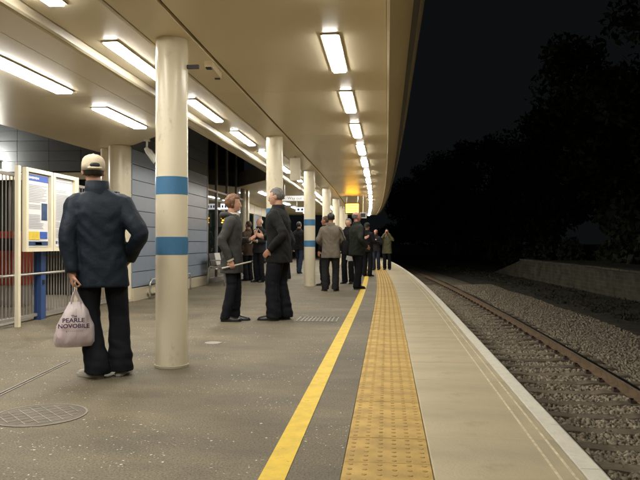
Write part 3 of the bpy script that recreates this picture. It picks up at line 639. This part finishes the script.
dd = empty('departure_display', T(-1.12, 24.5, 2.27), 0, label='glowing yellow departure display hanging above the man with the flushed face', cat='display')
MB().box((0, .06, 0), (.52, .1, .38)).build('case', M['black'], dd); MB().box((0, .002, 0), (.46, .012, .32)).build('screen', M['amber'], dd)
for s in (-1, 1): MB().tube([(s*.2, .06, .22), (s*.2, .06, CZ-2.27)], .015, 8).build('hanger', M['steel'], dd)
for z in (.1, 0, -.1): MB().box((0, -.006, z), (.36, .004, .018)).build('dark_row', M['black'], dd)
mo = empty('platform_monitor', T(-.72, 24.2, 2.0), 0, label='small white framed monitor hanging beside the yellow display', cat='monitor')
MB().box((0, 0, 0), (.24, .16, .2)).build('case', M['white'], mo); MB().box((0, -.083, 0), (.18, .006, .14)).build('screen', M['black'], mo); MB().tube([(0, 0, .1), (0, 0, CZ-2.0)], .015, 8).build('hanger', M['white'], mo)

# ------------------------------------------------------------------ people
def remesh(mb, name, vox, mats, smooth=2, disp=None):
    me = mb.mesh(name, mats); o = bpy.data.objects.new('tmp', me); COL.objects.link(o)
    md = o.modifiers.new('r', 'REMESH'); md.mode = 'VOXEL'; md.voxel_size = vox; md.use_smooth_shade = True
    if smooth: sm_ = o.modifiers.new('s', 'SMOOTH'); sm_.factor = .5; sm_.iterations = smooth
    dg = bpy.context.evaluated_depsgraph_get(); dg.update()
    ne = bpy.data.meshes.new_from_object(o.evaluated_get(dg)); bpy.data.objects.remove(o); bpy.data.meshes.remove(me); ne.name = name
    if not ne.materials:
        for mm in (mats if isinstance(mats, (list, tuple)) else [mats]): ne.materials.append(mm)
    if disp:
        n = len(ne.vertices); co = np.empty(n*3, np.float32); ne.vertices.foreach_get('co', co); co = co.reshape(-1, 3)
        no = np.empty(n*3, np.float32); ne.vertex_normals.foreach_get('vector', no); no = no.reshape(-1, 3)
        d = np.fromiter((disp(p) for p in co.tolist()), np.float32, n); co += no*d[:, None]; ne.vertices.foreach_set('co', co.ravel())
    ne.shade_smooth(); ne.update(); return ne
def scaled(me, s):
    me.transform(Matrix.Scale(s, 4)); me.update(); return me
def oval(z, cx, cy, rx, ry, n=28, p=2.4):
    o = []
    for k in range(n):
        a = 2*math.pi*k/n; c, s_ = math.cos(a), math.sin(a)
        o.append((cx+rx*math.copysign(abs(c)**(2/p), c), cy+ry*math.copysign(abs(s_)**(2/p), s_), z))
    return o
def hand(mb, wrist, d, pn, th, curl):
    d = Vector(d).normalized(); pn = Vector(pn); pn = (pn-d*pn.dot(d)).normalized(); wd = d.cross(pn)*th; wr = Vector(wrist)
    rot = Matrix((wd, pn, d)).transposed()
    mb.ball(wr+d*.05, (.041, .016, .056), 14, 9, rot); mb.tube([wr-d*.04, wr+d*.03], [.026, .028], 10)
    for i, (off, L) in enumerate(((.028, .072), (.0095, .082), (-.0095, .077), (-.028, .060))):
        p = wr+d*.088+wd*off; a = 0.; pts = [p-d*.02, p]
        for seg in (.42, .32, .26):
            a += curl*(.9 if seg > .4 else 1.05); p = p+(d*math.cos(a)+pn*math.sin(a))*L*seg; pts.append(p)
        mb.tube(pts, [.0095, .0095, .0088, .008, .0068], 8)
    p = wr+d*.025+wd*.03; t1 = (d*.62+wd*.62+pn*.35).normalized(); t2 = (d*.85+wd*.15+pn*(.3+.4*curl)).normalized()
    mb.tube([p, p+t1*.042, p+t1*.042+t2*.034, p+t1*.042+t2*.056], [.014, .0115, .0095, .0075], 8)
def mixed(a, b, t): return Vector(a)*(1-t)+Vector(b)*t
def person(label, loc, face, H, top, bottom, shoes, hair=None, skin='skin', feet=((-.10, 0, 8), (.10, 0, -8)), arms=None, lean=(0, 0), sway=0., bulk=1., hem=.80, flare=1., legr=(.092, .078, .080), headyaw=0, headpitch=0, headoff=(0, 0), vox=.012, cap=None, collar=True, fold=1., sole=None, cuff=None, style='short', group='people waiting on the platform', shirt=None, colz=1.):
    s = H/1.75; ax = lambda z: (sway*min(1, z/.9)+lean[0]*max(0, z-.9)/.6, lean[1]*max(0, z-.9)/.6)
    arms = arms or {}
    A = {'L': dict(el=(-.265, -.03, 1.12), wr=(-.255, .05, .87), d=(0, .12, -1), pn=(1, 0, 0), curl=.45), 'R': dict(el=(.265, -.03, 1.12), wr=(.255, .05, .87), d=(0, .12, -1), pn=(-1, 0, 0), curl=.45)}
    for k in arms: A[k].update(arms[k])
    b_ = bulk; ph = Vector((*ax(1.5), 1.5))
    body = MB()
    body.rings([oval(z, *ax(z), rx*b_, ry*b_) for z, rx, ry in ((.82, .12, .09), (.92, .155, .11), (1.02, .145, .10), (1.12, .14, .10), (1.28, .165, .115), (1.38, .165, .10), (1.44, .12, .08), (1.48, .06, .058))])
    HM = Matrix.Translation(Vector((ph.x+headoff[0], ph.y+headoff[1], 1.52))) @ Matrix.Rotation(R(headyaw), 4, 'Z') @ Matrix.Rotation(R(headpitch), 4, 'X')
    hp = lambda p: HM @ Vector(p); hr = HM.to_3x3()
    body.tube([ph+Vector((0, -.01, -.10)), ph+Vector((0, -.012, 0)), hp((0, -.018, .05)), hp((0, -.01, .10))], [.062, .056, .053, .05], 12)
    for c, r in (((0, -.015, .137), (.075, .095, .093)), ((0, .018, .092), (.062, .075, .09)), ((0, .036, .036), (.044, .044, .036)), ((0, .078, .133), (.05, .016, .012)), ((.079, -.012, .105), (.011, .021, .033)), ((-.079, -.012, .105), (.011, .021, .033)), ((0, .086, .045), (.022, .012, .02))): body.ball(hp(c), r, 18, 12, hr)
    body.tube([hp((0, .088, .125)), hp((0, .109, .088)), hp((0, .092, .078))], [.009, .0155, .013], 8)
    hips = {}; 
    fdata = {}
    for sd, sg, ft in (('L', -1, feet[0]), ('R', 1, feet[1])):
        hip = Vector((*ax(.92), .92))+Vector((sg*.088*b_, 0, 0)); an = Vector((ft[0], ft[1], .085)); fd = Vector((-math.sin(R(ft[2])), math.cos(R(ft[2])), 0))
        kn = mixed(hip, an, .5)+fd*.035; fdata[sd] = (hip, kn, an, fd)
        body.tube([hip, mixed(hip, kn, .5), kn, mixed(kn, an, .4), an, an+Vector((0, 0, -.04))+fd*.02], [.078, .068, .052, .05, .038, .035], 12)
        a = A[sd]; sh = Vector((*ax(1.40), 1.40))+Vector((sg*.165*b_, 0, 0)); el = Vector(a['el']); wr = Vector(a['wr'])
        body.tube([sh, mixed(sh, el, .5), el, mixed(el, wr, .4), wr], [.058, .05, .04, .038, .027], 12)
        hand(body, wr, a['d'], a['pn'], a.get('th', sg*-1 if False else 1)*1., a['curl'])
    o = put('person', scaled(remesh(body, 'person', min(vox, .0085) if vox < .012 else vox, M[skin], 1), s), None, loc, R(face)); tag(o, label, 'person', group)
    # trousers
    seed = random.uniform(0, 50)
    tr = MB(); tr.rings([oval(z, *ax(z), rx*b_, ry*b_) for z, rx, ry in ((.80, .165, .105), (.88, .178, .125), (.98, .17, .12), (1.08, .16, .11))])
    for sd in 'LR':
        hip, kn, an, fd = fdata[sd]; h2 = an+Vector((0, 0, -.045))-fd*.012
        tr.tube([hip+Vector((0, 0, .02)), mixed(hip, kn, .45), kn, mixed(kn, h2, .55), h2+Vector((0, 0, .05)), h2], [legr[0]*b_, legr[0]*.97*b_, legr[1], (legr[1]+legr[2])/2, legr[2], legr[2]*1.03], 18, 4)
    def tdisp(p):
        x, y, z = p; k_ = .35+1.0*max(0, 1-abs(z-.16)/.22)+.6*max(0, 1-abs(z-.5)/.14)
        return fold*.010*k_*noise.noise(Vector((x*7+seed, y*7, z*19+x*6)))+fold*.004*noise.noise(Vector((x*16, y*16+seed, z*9)))
    put('trousers', scaled(remesh(tr, 'trousers', vox, bottom, 2, tdisp), s), o)
    # coat or jacket
    j = MB()
    j.rings([oval(z, *ax(z), rx*b_, ry*b_, p=2.6) for z, rx, ry in ((hem, .198*flare, .146*flare), (hem+.03, .198*flare, .146*flare), (.5*(hem+1.05), .19*(1+flare)/2, .14*(1+flare)/2), (1.05, .178, .13), (1.18, .185, .135), (1.30, .20, .138), (1.385, .195, .118), (1.435, .155, .095), (1.475, .098, .078), (1.50, .074, .068))])
    for sd, sg in (('L', -1), ('R', 1)):
        a = A[sd]; sh = Vector((*ax(1.385), 1.385))+Vector((sg*.150*b_, 0, 0)); el = Vector(a['el']); wr = Vector(a['wr']); q = a.get('sl', 1.)
        j.tube([sh+Vector((-sg*.05, 0, 0)), sh+Vector((sg*.015, 0, -.02)), mixed(sh, el, .5), el, mixed(el, wr, .5), wr-(wr-el).normalized()*.005], [.075, .080*q, .070*q, .062*q, .055*q, .047*q], 16, 4)
    def jdisp(p):
        x, y, z = p; k_ = .7+.7*max(0, 1-abs(z-1.12)/.12)+.5*max(0, 1-abs(z-.9)/.1)
        return fold*.010*k_*noise.noise(Vector((x*9+seed+z*4, y*9, z*13-abs(x)*12)))+fold*.004*noise.noise(Vector((x*22, y*22, z*16+seed)))
    jo = put('jacket', scaled(remesh(j, 'jacket', vox, top, 2, jdisp), s), o)
    if collar:
        c_ = MB(); cx, cy = ax(1.48); n = 26; rg = []
        for r_, z in ((.098, 1.435), (.096, 1.475), (.089, 1.525*colz), (.081, 1.527*colz), (.076, 1.49)): rg.append(oval(z*1.0, cx+headoff[0]*.3, cy-.008, r_, r_*.92, n, 2.2))
        c_.rings(rg, cap=False); put('collar', scaled(c_.mesh('collar', collar if not isinstance(collar, bool) else top, True), s), jo)
    if shirt:
        q = MB(); cx, cy = ax(1.4); q.tube([(cx-.035, cy+.088, 1.475), (cx-.02, cy+.126, 1.38), (cx, cy+.148*b_, 1.24)], [.016, .024, .010], 8, 3, .5).tube([(cx+.035, cy+.088, 1.475), (cx+.02, cy+.126, 1.38), (cx, cy+.148*b_, 1.24)], [.016, .024, .010], 8, 3, .5); put('shirt_front', scaled(q.mesh('shirt_front', shirt, True), s), jo)
    if cuff:
        for sd in cuff[1]:
            wr = Vector(A[sd]['wr']); el = Vector(A[sd]['el']); d = (wr-el).normalized(); put('cuff', scaled(MB().tube([wr-d*.012, wr+d*.012], [.0505, .046], 16).mesh('cuff', cuff[0], True, 40), s), jo)
    # shoes
    for sd in 'LR':
        hip, kn, an, fd = fdata[sd]; base = Vector((an.x, an.y, 0)); sh = MB(); sdv = Vector((fd.y, -fd.x, 0)); rg = []
        for t, wdt, ht in ((-.075, .018, .055), (-.06, .032, .075), (-.01, .036, .085), (.05, .038, .072), (.10, .045, .052), (.15, .044, .042), (.185, .034, .034), (.20, .016, .022)):
            c = base+fd*t; rg.append([c+sdv*wdt*math.cos(q)+Vector((0, 0, .012+max(0, math.sin(q))*ht-(0.010 if math.sin(q) < -.1 else 0))) for q in [2*math.pi*k/16 for k in range(16)]])
        so = put('shoe', scaled(sh.rings(rg).mesh('shoe', shoes, True, 50), s), o)
        sl = MB(); rg = []
        for t, wdt in ((-.078, .018), (-.06, .034), (-.01, .036), (.05, .038), (.10, .047), (.15, .046), (.19, .034), (.205, .014)):
            c = base+fd*t; rg.append([c-sdv*wdt+Vector((0, 0, .002)), c+sdv*wdt+Vector((0, 0, .002)), c+sdv*wdt*1.02+Vector((0, 0, .024)), c-sdv*wdt*1.02+Vector((0, 0, .024))])
        put('sole', scaled(sl.rings(rg).mesh('sole', sole or M['black'], True, 40), s), so)
    # head pieces
    if hair:
        h = MB(); h.ball((0, 0, 0), 1., 36, 22); vs = []; q0 = random.uniform(0, 30)
        for v in h.v:
            d = Vector(v); keep = 1.
            if style == 'bob':
                keep = 1.10 + (.04 if d.z < .2 else 0); cut = (d.y > .42 and d.z < .42) or d.z < -.86
            elif style == 'fringe': keep = 1.01; cut = d.z > .30 or (d.y > .15) or d.z < -.6
            else: cut = (d.y > .36 and d.z < .50) or (d.y > -.05 and d.z < -.02) or d.z < -.66
            f_ = .80 if cut else keep*(1.0+.07*noise.noise(Vector((d.x*4+q0, d.y*4, d.z*4)))+.05*noise.noise(Vector((d.x*13+q0, d.y*13, d.z*6))))
            vs.append(hp((d.x*.083*f_, -.018+d.y*.103*f_, .137+d.z*.101*f_)))
        h.v = [tuple(v) for v in vs]; put('hair', scaled(h.mesh('hair', hair, True), s), o)
    if cap:
        c_ = MB(); n = 32; rg = []
        for r_, z in ((1.0, -.01), (1.01, .03), (.985, .055), (.90, .082), (.72, .103), (.45, .116), (.18, .121), (.02, .122)):
            rg.append([hp((.090*r_*math.cos(2*math.pi*k/n), -.014+.111*r_*math.sin(2*math.pi*k/n), .125+z)) for k in range(n)])
        co = put('cap', scaled(c_.rings(rg).mesh('cap', cap, True), s), o)
        put('brim', scaled(MB().ball(hp((0, .125, .122)), (.078, .085, .008), 20, 8, hr @ Matrix.Rotation(R(-12), 3, 'X')).mesh('brim', cap, True), s), co)
        put('strap_opening', scaled(MB().ball(hp((0, -.113, .152)), (.040, .017, .024), 16, 10, hr).mesh('strap_opening', M['black'], True), s), co)
        put('strap', scaled(MB().tube([hp((-.05, -.108, .130)), hp((-.02, -.128, .128)), hp((.02, -.128, .128)), hp((.05, -.108, .130))], .009, 8, 3).mesh('strap', cap, True), s), co)
        put('button', scaled(MB().ball(hp((0, -.014, .249)), (.009, .009, .005), 10, 6).mesh('button', cap, True), s), co)
    for sg in (-1, 1):
        e_ = put('eye', scaled(MB().ball(hp((sg*.031, .0745, .115)), .0115, 12, 8).mesh('eye', M['eye'], True), s), o); put('iris', scaled(MB().ball(hp((sg*.031, .0828, .115)), .005, 10, 6).mesh('iris', M['iris'], True), s), e_)
    put('lips', scaled(MB().ball(hp((0, .0935, .048)), (.023, .007, .0065), 12, 8, hr).mesh('lips', M['lip'], True), s), o)
    return o, (lambda p: o.matrix_basis @ (Vector(p)*s)), hp, s

navy = cloth('navy_quilted_nylon', (.0095, .0155, .025), bump=.22, bscale=40, var=.08, rough=.6)
blk = cloth('black_wool', (.010, .010, .011)); charcoal = cloth('charcoal_cloth', (.022, .022, .023)); greycoat = cloth('grey_wool_coat', (.048, .048, .045), bump=.3, bscale=70)
darkj = cloth('black_jacket_cloth', (.014, .014, .013)); taupe = cloth('taupe_jacket_cloth', (.17, .145, .115)); olive = cloth('olive_jacket_cloth', (.13, .125, .07)); jeans = cloth('dark_denim', (.025, .035, .065)); darkgreen = cloth('dark_green_jacket', (.022, .026, .020)); brown = cloth('brown_cloth', (.07, .045, .03))
cream_cap = cloth('cream_cotton_cap', (.60, .52, .38), bump=.2); shoe_b = mat('black_shoe_leather', (.012, .011, .010), rough=.3, var=.1); shoe_w = mat('pale_trainer', (.36, .33, .27), rough=.6, var=.15); palesole = mat('pale_sole', (.50, .47, .40), rough=.7)
hgrey = mat('grey_hair', (.14, .13, .12), rough=.65, var=.5, vscale=70, stretch=(1, 1, .3), bump=.8, bscale=90); hauburn = mat('auburn_hair', (.15, .066, .026), rough=.55, var=.55, vscale=60, stretch=(1, 1, .3), bump=.9, bscale=70); hdark = mat('dark_hair', (.018, .014, .011), rough=.5, var=.3, vscale=50); hwhite = mat('white_hair', (.50, .48, .44), rough=.7, var=.15, vscale=60); hbrown = mat('brown_hair', (.08, .045, .025), rough=.5, var=.3, vscale=50)
trou = cloth('black_trouser_cloth', (.009, .010, .014), bump=.15); cuffw = cloth('pale_cuff', (.55, .50, .42)); pinkst = mat('striped_strap', (.45, .30, .30), rough=.7)

# man with the carrier bag, seen from behind
pA, lA, hA, sA = person('man in navy jacket and cream cap seen from behind, holding a carrier bag', (-2.145, 5.02, 0), 21, 1.69, navy, trou, shoe_w, hdark, feet=((-.085, -.03, 42), (.105, .04, -16)),
    arms={'L': dict(el=(-.295, -.08, 1.12), wr=(-.255, -.10, .83), d=(.03, .02, -1), pn=(1, .25, 0), curl=.95, th=1, sl=1.12), 'R': dict(el=(.250, -.11, 1.14), wr=(.165, .09, .93), d=(-.45, .5, -.75), pn=(-1, 0, 0), curl=.4, th=-1, sl=1.15)},
    lean=(-.02, 0), sway=-.045, headoff=(-.045, .01), headyaw=10, bulk=1.06, hem=.715, flare=.98, legr=(.092, .080, .098), vox=.0085, cap=cream_cap, fold=.85, colz=1.018, sole=palesole)
# woman in grey coat
pB, lB, hB, sB = person('woman with short auburn hair in grey coat, in profile, facing the grey-haired man', (-2.03, 8.72, 0), -86, 1.655, greycoat, trou, shoe_b, hauburn, feet=((-.08, .045, -6), (.08, -.06, 4)),
    arms={'R': dict(el=(.262, -.09, 1.10), wr=(.235, .02, .85), d=(0, .25, -1), pn=(-1, .1, 0), curl=.8, th=-1), 'L': dict(el=(-.255, .02, 1.10), wr=(-.13, .24, 1.13), d=(.3, .7, .45), pn=(.6, 0, .6), curl=.35)},
    hem=.67, flare=1.08, bulk=.98, legr=(.085, .068, .074), vox=.0085, style='bob', collar=cuffw, colz=.985, headpitch=-9, cuff=(cuffw, 'R'), lean=(0, .01))
hd = MB(); hd.tube([(-.10, .07, 1.43), (-.115, -.01, 1.47), (-.075, -.09, 1.475), (0, -.125, 1.47), (.075, -.09, 1.475), (.115, -.01, 1.47), (.10, .07, 1.43)], [.018, .028, .042, .05, .042, .028, .018], 12, 4); put('hood', scaled(hd.mesh('hood', greycoat, True), sB), pB)
# grey haired man
pC, lC, hC, sC = person('grey-haired man with glasses in black jacket, in profile, facing the woman in grey', (-1.43, 8.90, 0), 82, 1.755, darkj, trou, shoe_b, hgrey, feet=((-.09, .06, 6), (.09, -.05, -8)),
    arms={'L': dict(el=(-.275, -.14, 1.13), wr=(-.23, .06, .93), d=(.2, .7, -.7), pn=(1, 0, 0), curl=.4, th=1), 'R': dict(el=(.27, .03, 1.12), wr=(.14, .27, 1.10), d=(-.2, .8, .35), pn=(-.6, 0, .7), curl=.4)},
    bulk=1.12, hem=.76, flare=1.0, legr=(.104, .094, .098), vox=.0085, lean=(0, .02), headpitch=-11)
gls = MB()
for sg in (-1, 1):
    gls.tube([hC((sg*.031+.021*math.cos(q), .103, .115+.016*math.sin(q))) for q in [2*math.pi*k/14 for k in range(15)]], .002, 5); gls.tube([hC((sg*.052, .10, .118)), hC((sg*.078, .06, .120)), hC((sg*.083, -.01, .118))], .002, 5)
gls.tube([hC((-.010, .104, .118)), hC((.010, .104, .118))], .002, 5); put('glasses', scaled(gls.mesh('glasses', M['steel']), sC), pC)
# others
P = dict
person('white-haired man in dark suit and pale shirt standing between the couple, farther off', (-3.30, 17.3, 0), 150, 1.66, charcoal, trou, shoe_b, hwhite, style='fringe', shirt=cuffw, cuff=(cuffw, 'LR'), arms=P(L=P(el=(-.27, 0, 1.12), wr=(-.12, .24, 1.12), d=(.4, .8, .2), pn=(.6, 0, .6)), R=P(el=(.27, 0, 1.12), wr=(.12, .24, 1.10), d=(-.4, .8, .2), pn=(-.6, 0, .6))))
person('brown-haired person in brown clothes beside the white-haired man, farther off', (-3.72, 17.9, 0), 60, 1.60, brown, trou, shoe_b, hbrown, hem=.74)
person('person in dark clothes walking, partly hidden behind the grey-haired man', (-2.92, 22.4, 0), -20, 1.72, blk, jeans, shoe_b, hdark, feet=((-.09, .16, 0), (.09, -.18, 0)))
person('person with pale shoes mostly hidden behind the grey-haired man', (-2.78, 18.3, 0), 40, 1.66, charcoal, trou, shoe_w, hdark, sole=palesole)
person('person in dark clothes half hidden behind the third banded pillar', (-1.47, 16.1, 0), 70, 1.66, blk, trou, shoe_b, hbrown, skin='skinred')
pI, lI, hI, sI = person('dark-haired man in taupe jacket seen from behind beside the third pillar', (-1.185, 14.3, 0), 4, 1.66, taupe, charcoal, shoe_b, hdark, feet=((-.13, 0, 20), (.10, .02, -16)), bulk=1.08, hem=.74, flare=1.05, legr=(.096, .08, .082), arms=P(L=P(el=(-.285, .0, 1.13), wr=(-.17, .17, 1.02), d=(.5, .8, 0), pn=(0, 0, 1)), R=P(el=(.28, .0, 1.13), wr=(.18, .18, 1.0), d=(-.5, .8, 0), pn=(0, 0, 1))))
person('person in black clothes standing between the taupe jacket man and the flushed man', (-.97, 16.9, 0), 160, 1.63, blk, trou, shoe_b, hgrey, collar=True)
pK, lK, hK, sK = person('bald man with flushed face in dark green jacket beside the yellow line', (-.665, 15.0, 0), -58, 1.71, darkgreen, trou, shoe_b, hgrey, skin='skinred', style='fringe', bulk=1.06, hem=.76, feet=((-.09, .08, 10), (.09, -.05, -10)), arms=P(R=P(el=(.28, -.06, 1.12), wr=(.2, .14, .95), d=(-.2, .8, -.3), pn=(-1, 0, 0)), L=P(el=(-.27, .05, 1.13), wr=(-.12, .24, 1.15), d=(.4, .8, .3), pn=(.6, 0, .6))))
put('striped_strap', scaled(MB().tube([(-.10, .03, 1.49), (-.12, .13, 1.40), (-.03, .165, 1.2), (.10, .16, 1.0), (.20, .06, .93)], .014, 8, 4, .4).mesh('striped_strap', pinkst, True), sK), pK)
person('person in dark coat with grey cap beyond the flushed man, near the yellow line', (-.60, 20.6, 0), -30, 1.62, blk, trou, shoe_b, hgrey, cap=charcoal, arms=P(R=P(el=(.27, .02, 1.12), wr=(.16, .24, 1.15), d=(-.3, .8, .2), pn=(-.6, 0, .6))))
pM, lM, hM, sM = person('man in dark jacket and jeans looking down at a camera on the far tactile strip', (-.40, 25.4, 0), 165, 1.52, charcoal, jeans, shoe_b, hgrey, skin='skinred', style='fringe', headpitch=-22, lean=(0, .05), arms=P(L=P(el=(-.26, .06, 1.14), wr=(-.08, .27, 1.22), d=(.55, .8, .1), pn=(.5, .2, .5), curl=.6), R=P(el=(.26, .06, 1.14), wr=(.08, .27, 1.22), d=(-.55, .8, .1), pn=(-.5, .2, .5), curl=.6)), legr=(.09, .075, .078))
pN, lN, hN, sN = person('person in olive padded jacket holding a camera up to the face', (.0, 25.6, 0), 178, 1.53, olive, trou, shoe_b, hbrown, bulk=1.08, hem=.70, arms=P(L=P(el=(-.27, .14, 1.28), wr=(-.085, .21, 1.55), d=(.5, .3, .8), pn=(.8, .2, -.3), curl=.7), R=P(el=(.27, .14, 1.28), wr=(.085, .21, 1.55), d=(-.5, .3, .8), pn=(-.8, .2, -.3), curl=.7)))
def camera_thing(fn, p, rz, label):
    e_ = empty('handheld_camera', fn(p), rz, label=label, cat='camera'); MB().box((0, 0, 0), (.11, .05, .07)).build('body', M['black'], e_); MB().tube([(0, .02, 0), (0, .08, 0)], [.028, .026], 12).build('lens', M['black'], e_, True, 40)
camera_thing(lM, (0, .34, 1.25), R(165), 'black camera held low by the man in jeans'); camera_thing(lN, (0, .22, 1.62), R(178), 'black camera held to the face of the person in olive')
# shoulder bag of the man in taupe
sbg = empty('shoulder_bag', lI((.31, .06, .98)), R(4), label='black shoulder bag slung from the right shoulder of the man in taupe', cat='bag')
g = MB(); g.rings([oval(z, 0, 0, rx, ry, 20, 3.5) for z, rx, ry in ((-.17, .05, .12), (-.15, .07, .16), (0, .075, .17), (.12, .06, .165), (.15, .03, .15))]); g.build('body', blk, sbg, True, 50)
MB().tube([(0, -.12, .13), (-.06, -.15, .30), (-.13, -.10, .42), (-.16, 0, .455), (-.13, .09, .42), (-.05, .13, .28), (0, .12, .13)], .016, 8, 4, .4).build('strap', blk, sbg, True)
# pale rod in the woman's hand
st = empty('walking_stick', lB((.232, .05, .775)), R(-86), label='slim pale stick held level in the hand of the woman in grey', cat='stick')
MB().tube([(0, -.14, -.035), (0, .24, .055)], [.011, .009], 10).build('shaft', mat('pale_wood', (.48, .44, .34), rough=.5), st, True, 40); MB().tube([(0, .24, .055), (0, .262, .060)], [.012, .012], 10).build('tip', M['black'], st, True, 40)
# white papers held by the person between
pp = empty('paper_sheet', (-.87, 15.85, .66), R(15), label='folded white paper held low beside the flushed man', cat='paper')
MB().box((0, 0, 0), (.17, .012, .10), Matrix.Rotation(R(12), 3, 'Y')).build('sheet', M['poster'], pp); MB().box((.02, -.012, -.03), (.15, .008, .06), Matrix.Rotation(R(-6), 3, 'Y')).build('fold', M['poster'], pp)

# carrier bag
cb = empty('carrier_bag', lA((-.232, -.09, .70)), R(25), label='white plastic carrier bag with dark lettering hanging from the hand of the man in navy', cat='bag')
plast = bpy.data.materials.new('white_film_plastic'); plast.use_nodes = True; t = plast.node_tree; b_ = t.nodes['Principled BSDF']; b_.inputs['Base Color'].default_value = (.78, .70, .70, 1); b_.inputs['Roughness'].default_value = .35
tl = t.nodes.new('ShaderNodeBsdfTranslucent'); tl.inputs[0].default_value = (.85, .76, .76, 1); tp = t.nodes.new('ShaderNodeBsdfTransparent'); m1 = t.nodes.new('ShaderNodeMixShader'); m2 = t.nodes.new('ShaderNodeMixShader'); m1.inputs[0].default_value = .3; m2.inputs[0].default_value = .22
t.links.new(b_.outputs[0], m1.inputs[1]); t.links.new(tl.outputs[0], m1.inputs[2]); t.links.new(m1.outputs[0], m2.inputs[1]); t.links.new(tp.outputs[0], m2.inputs[2]); t.links.new(m2.outputs[0], t.nodes['Material Output'].inputs[0])
tcx = t.nodes.new('ShaderNodeTexCoord'); nzx = t.nodes.new('ShaderNodeTexNoise'); nzx.inputs['Scale'].default_value = 24; nzx.inputs['Detail'].default_value = 3; mpx = t.nodes.new('ShaderNodeMapping'); mpx.inputs['Scale'].default_value = (1.6, 1, .45); bpx = t.nodes.new('ShaderNodeBump'); bpx.inputs['Strength'].default_value = 1.; bpx.inputs['Distance'].default_value = .02
t.links.new(tcx.outputs['Object'], mpx.inputs[0]); t.links.new(mpx.outputs[0], nzx.inputs['Vector']); t.links.new(nzx.outputs[0], bpx.inputs['Height']); t.links.new(bpx.outputs[0], b_.inputs['Normal'])
bg_ = MB(); rg = []
_bag = ((-.425, -.01, .08, .035), (-.42, -.01, .125, .065), (-.39, -.008, .142, .082), (-.33, -.004, .145, .085), (-.27, 0, .132, .078), (-.21, .002, .108, .062), (-.16, .004, .082, .045), (-.12, .004, .062, .03), (-.09, .004, .05, .022))
_br = []
for q0, q1 in zip(_bag[:-1], _bag[1:]):
    for k in range(3): _br.append(tuple(a*(1-k/3)+b*k/3 for a, b in zip(q0, q1)))
for z, cx, rx, ry in _br+[_bag[-1]]:
    rg.append([(x+.010*noise.noise(Vector((x*30, y*30, z*14))), y+.016*noise.noise(Vector((x*24+5, y*22, z*9)))+.006*noise.noise(Vector((x*60, y*40, z*22))), z) for x, y, _ in oval(z, cx, 0, rx, ry, 48, 2.5)])
bg_.rings(rg, cap=False); o_ = len(bg_.v); bg_.f.append(tuple(range(48))[::-1]); bg_.m.append(0)
bag = bg_.build('bag_body', plast, cb, True); dgb = BVHTree.FromPolygons([Vector(v) for v in bg_.v], bg_.f)
for sg in (-1, 1): MB().tube([(sg*.035+.004, -.006, -.10), (sg*.028, -.012, -.06), (sg*.012, -.014, -.015), (0, -.004, .008), (-.004, .014, -.012), (sg*.02, .016, -.06), (sg*.034+.004, .01, -.10)], [.018, .013, .009, .008, .009, .012, .016], 10, 4, .3).build('handle', plast, cb, True)
ct = MB(); ct.rings([[(x, y, z) for x, y, _ in oval(z, -.01, 0, rx, ry, 20, 2.6)] for z, rx, ry in ((-.41, .10, .045), (-.36, .128, .068), (-.30, .124, .068), (-.25, .09, .05), (-.235, .04, .02))]); ct.build('contents', mat('pink_contents', (.42, .20, .20), rough=.7, var=.25, vscale=12), cb, True)
ink = mat('plum_ink', (.035, .012, .045), rough=.5)
for s_, size, cz, cx, arc in (('The', .024, -.192, -.010, .0), ('PEARLE', .043, -.222, -.014, .07), ('NOVOBILE', .041, -.263, -.012, .07), ('- - - - - - - - -', .020, -.298, -.008, .02)):
    me = text_mesh(s_, size, 0., bold=size*.028); bm = bmesh.new(); bm.from_mesh(me); bmesh.ops.triangulate(bm, faces=bm.faces); bmesh.ops.subdivide_edges(bm, edges=[e for e in bm.edges if e.calc_length() > .008], cuts=1)
    for v in bm.verts:
        x, y = v.co.x*1.12, v.co.y; z = cz+y-arc*x*x*6; hit = dgb.ray_cast(Vector((cx+x, -1, z)), Vector((0, 1, 0))); v.co = Vector((cx+x, (hit[0].y if hit[0] else -.06)-.0025, z))
    bm.to_mesh(me); bm.free(); me.materials.clear(); me.materials.append(ink); put('lettering', me, bag)
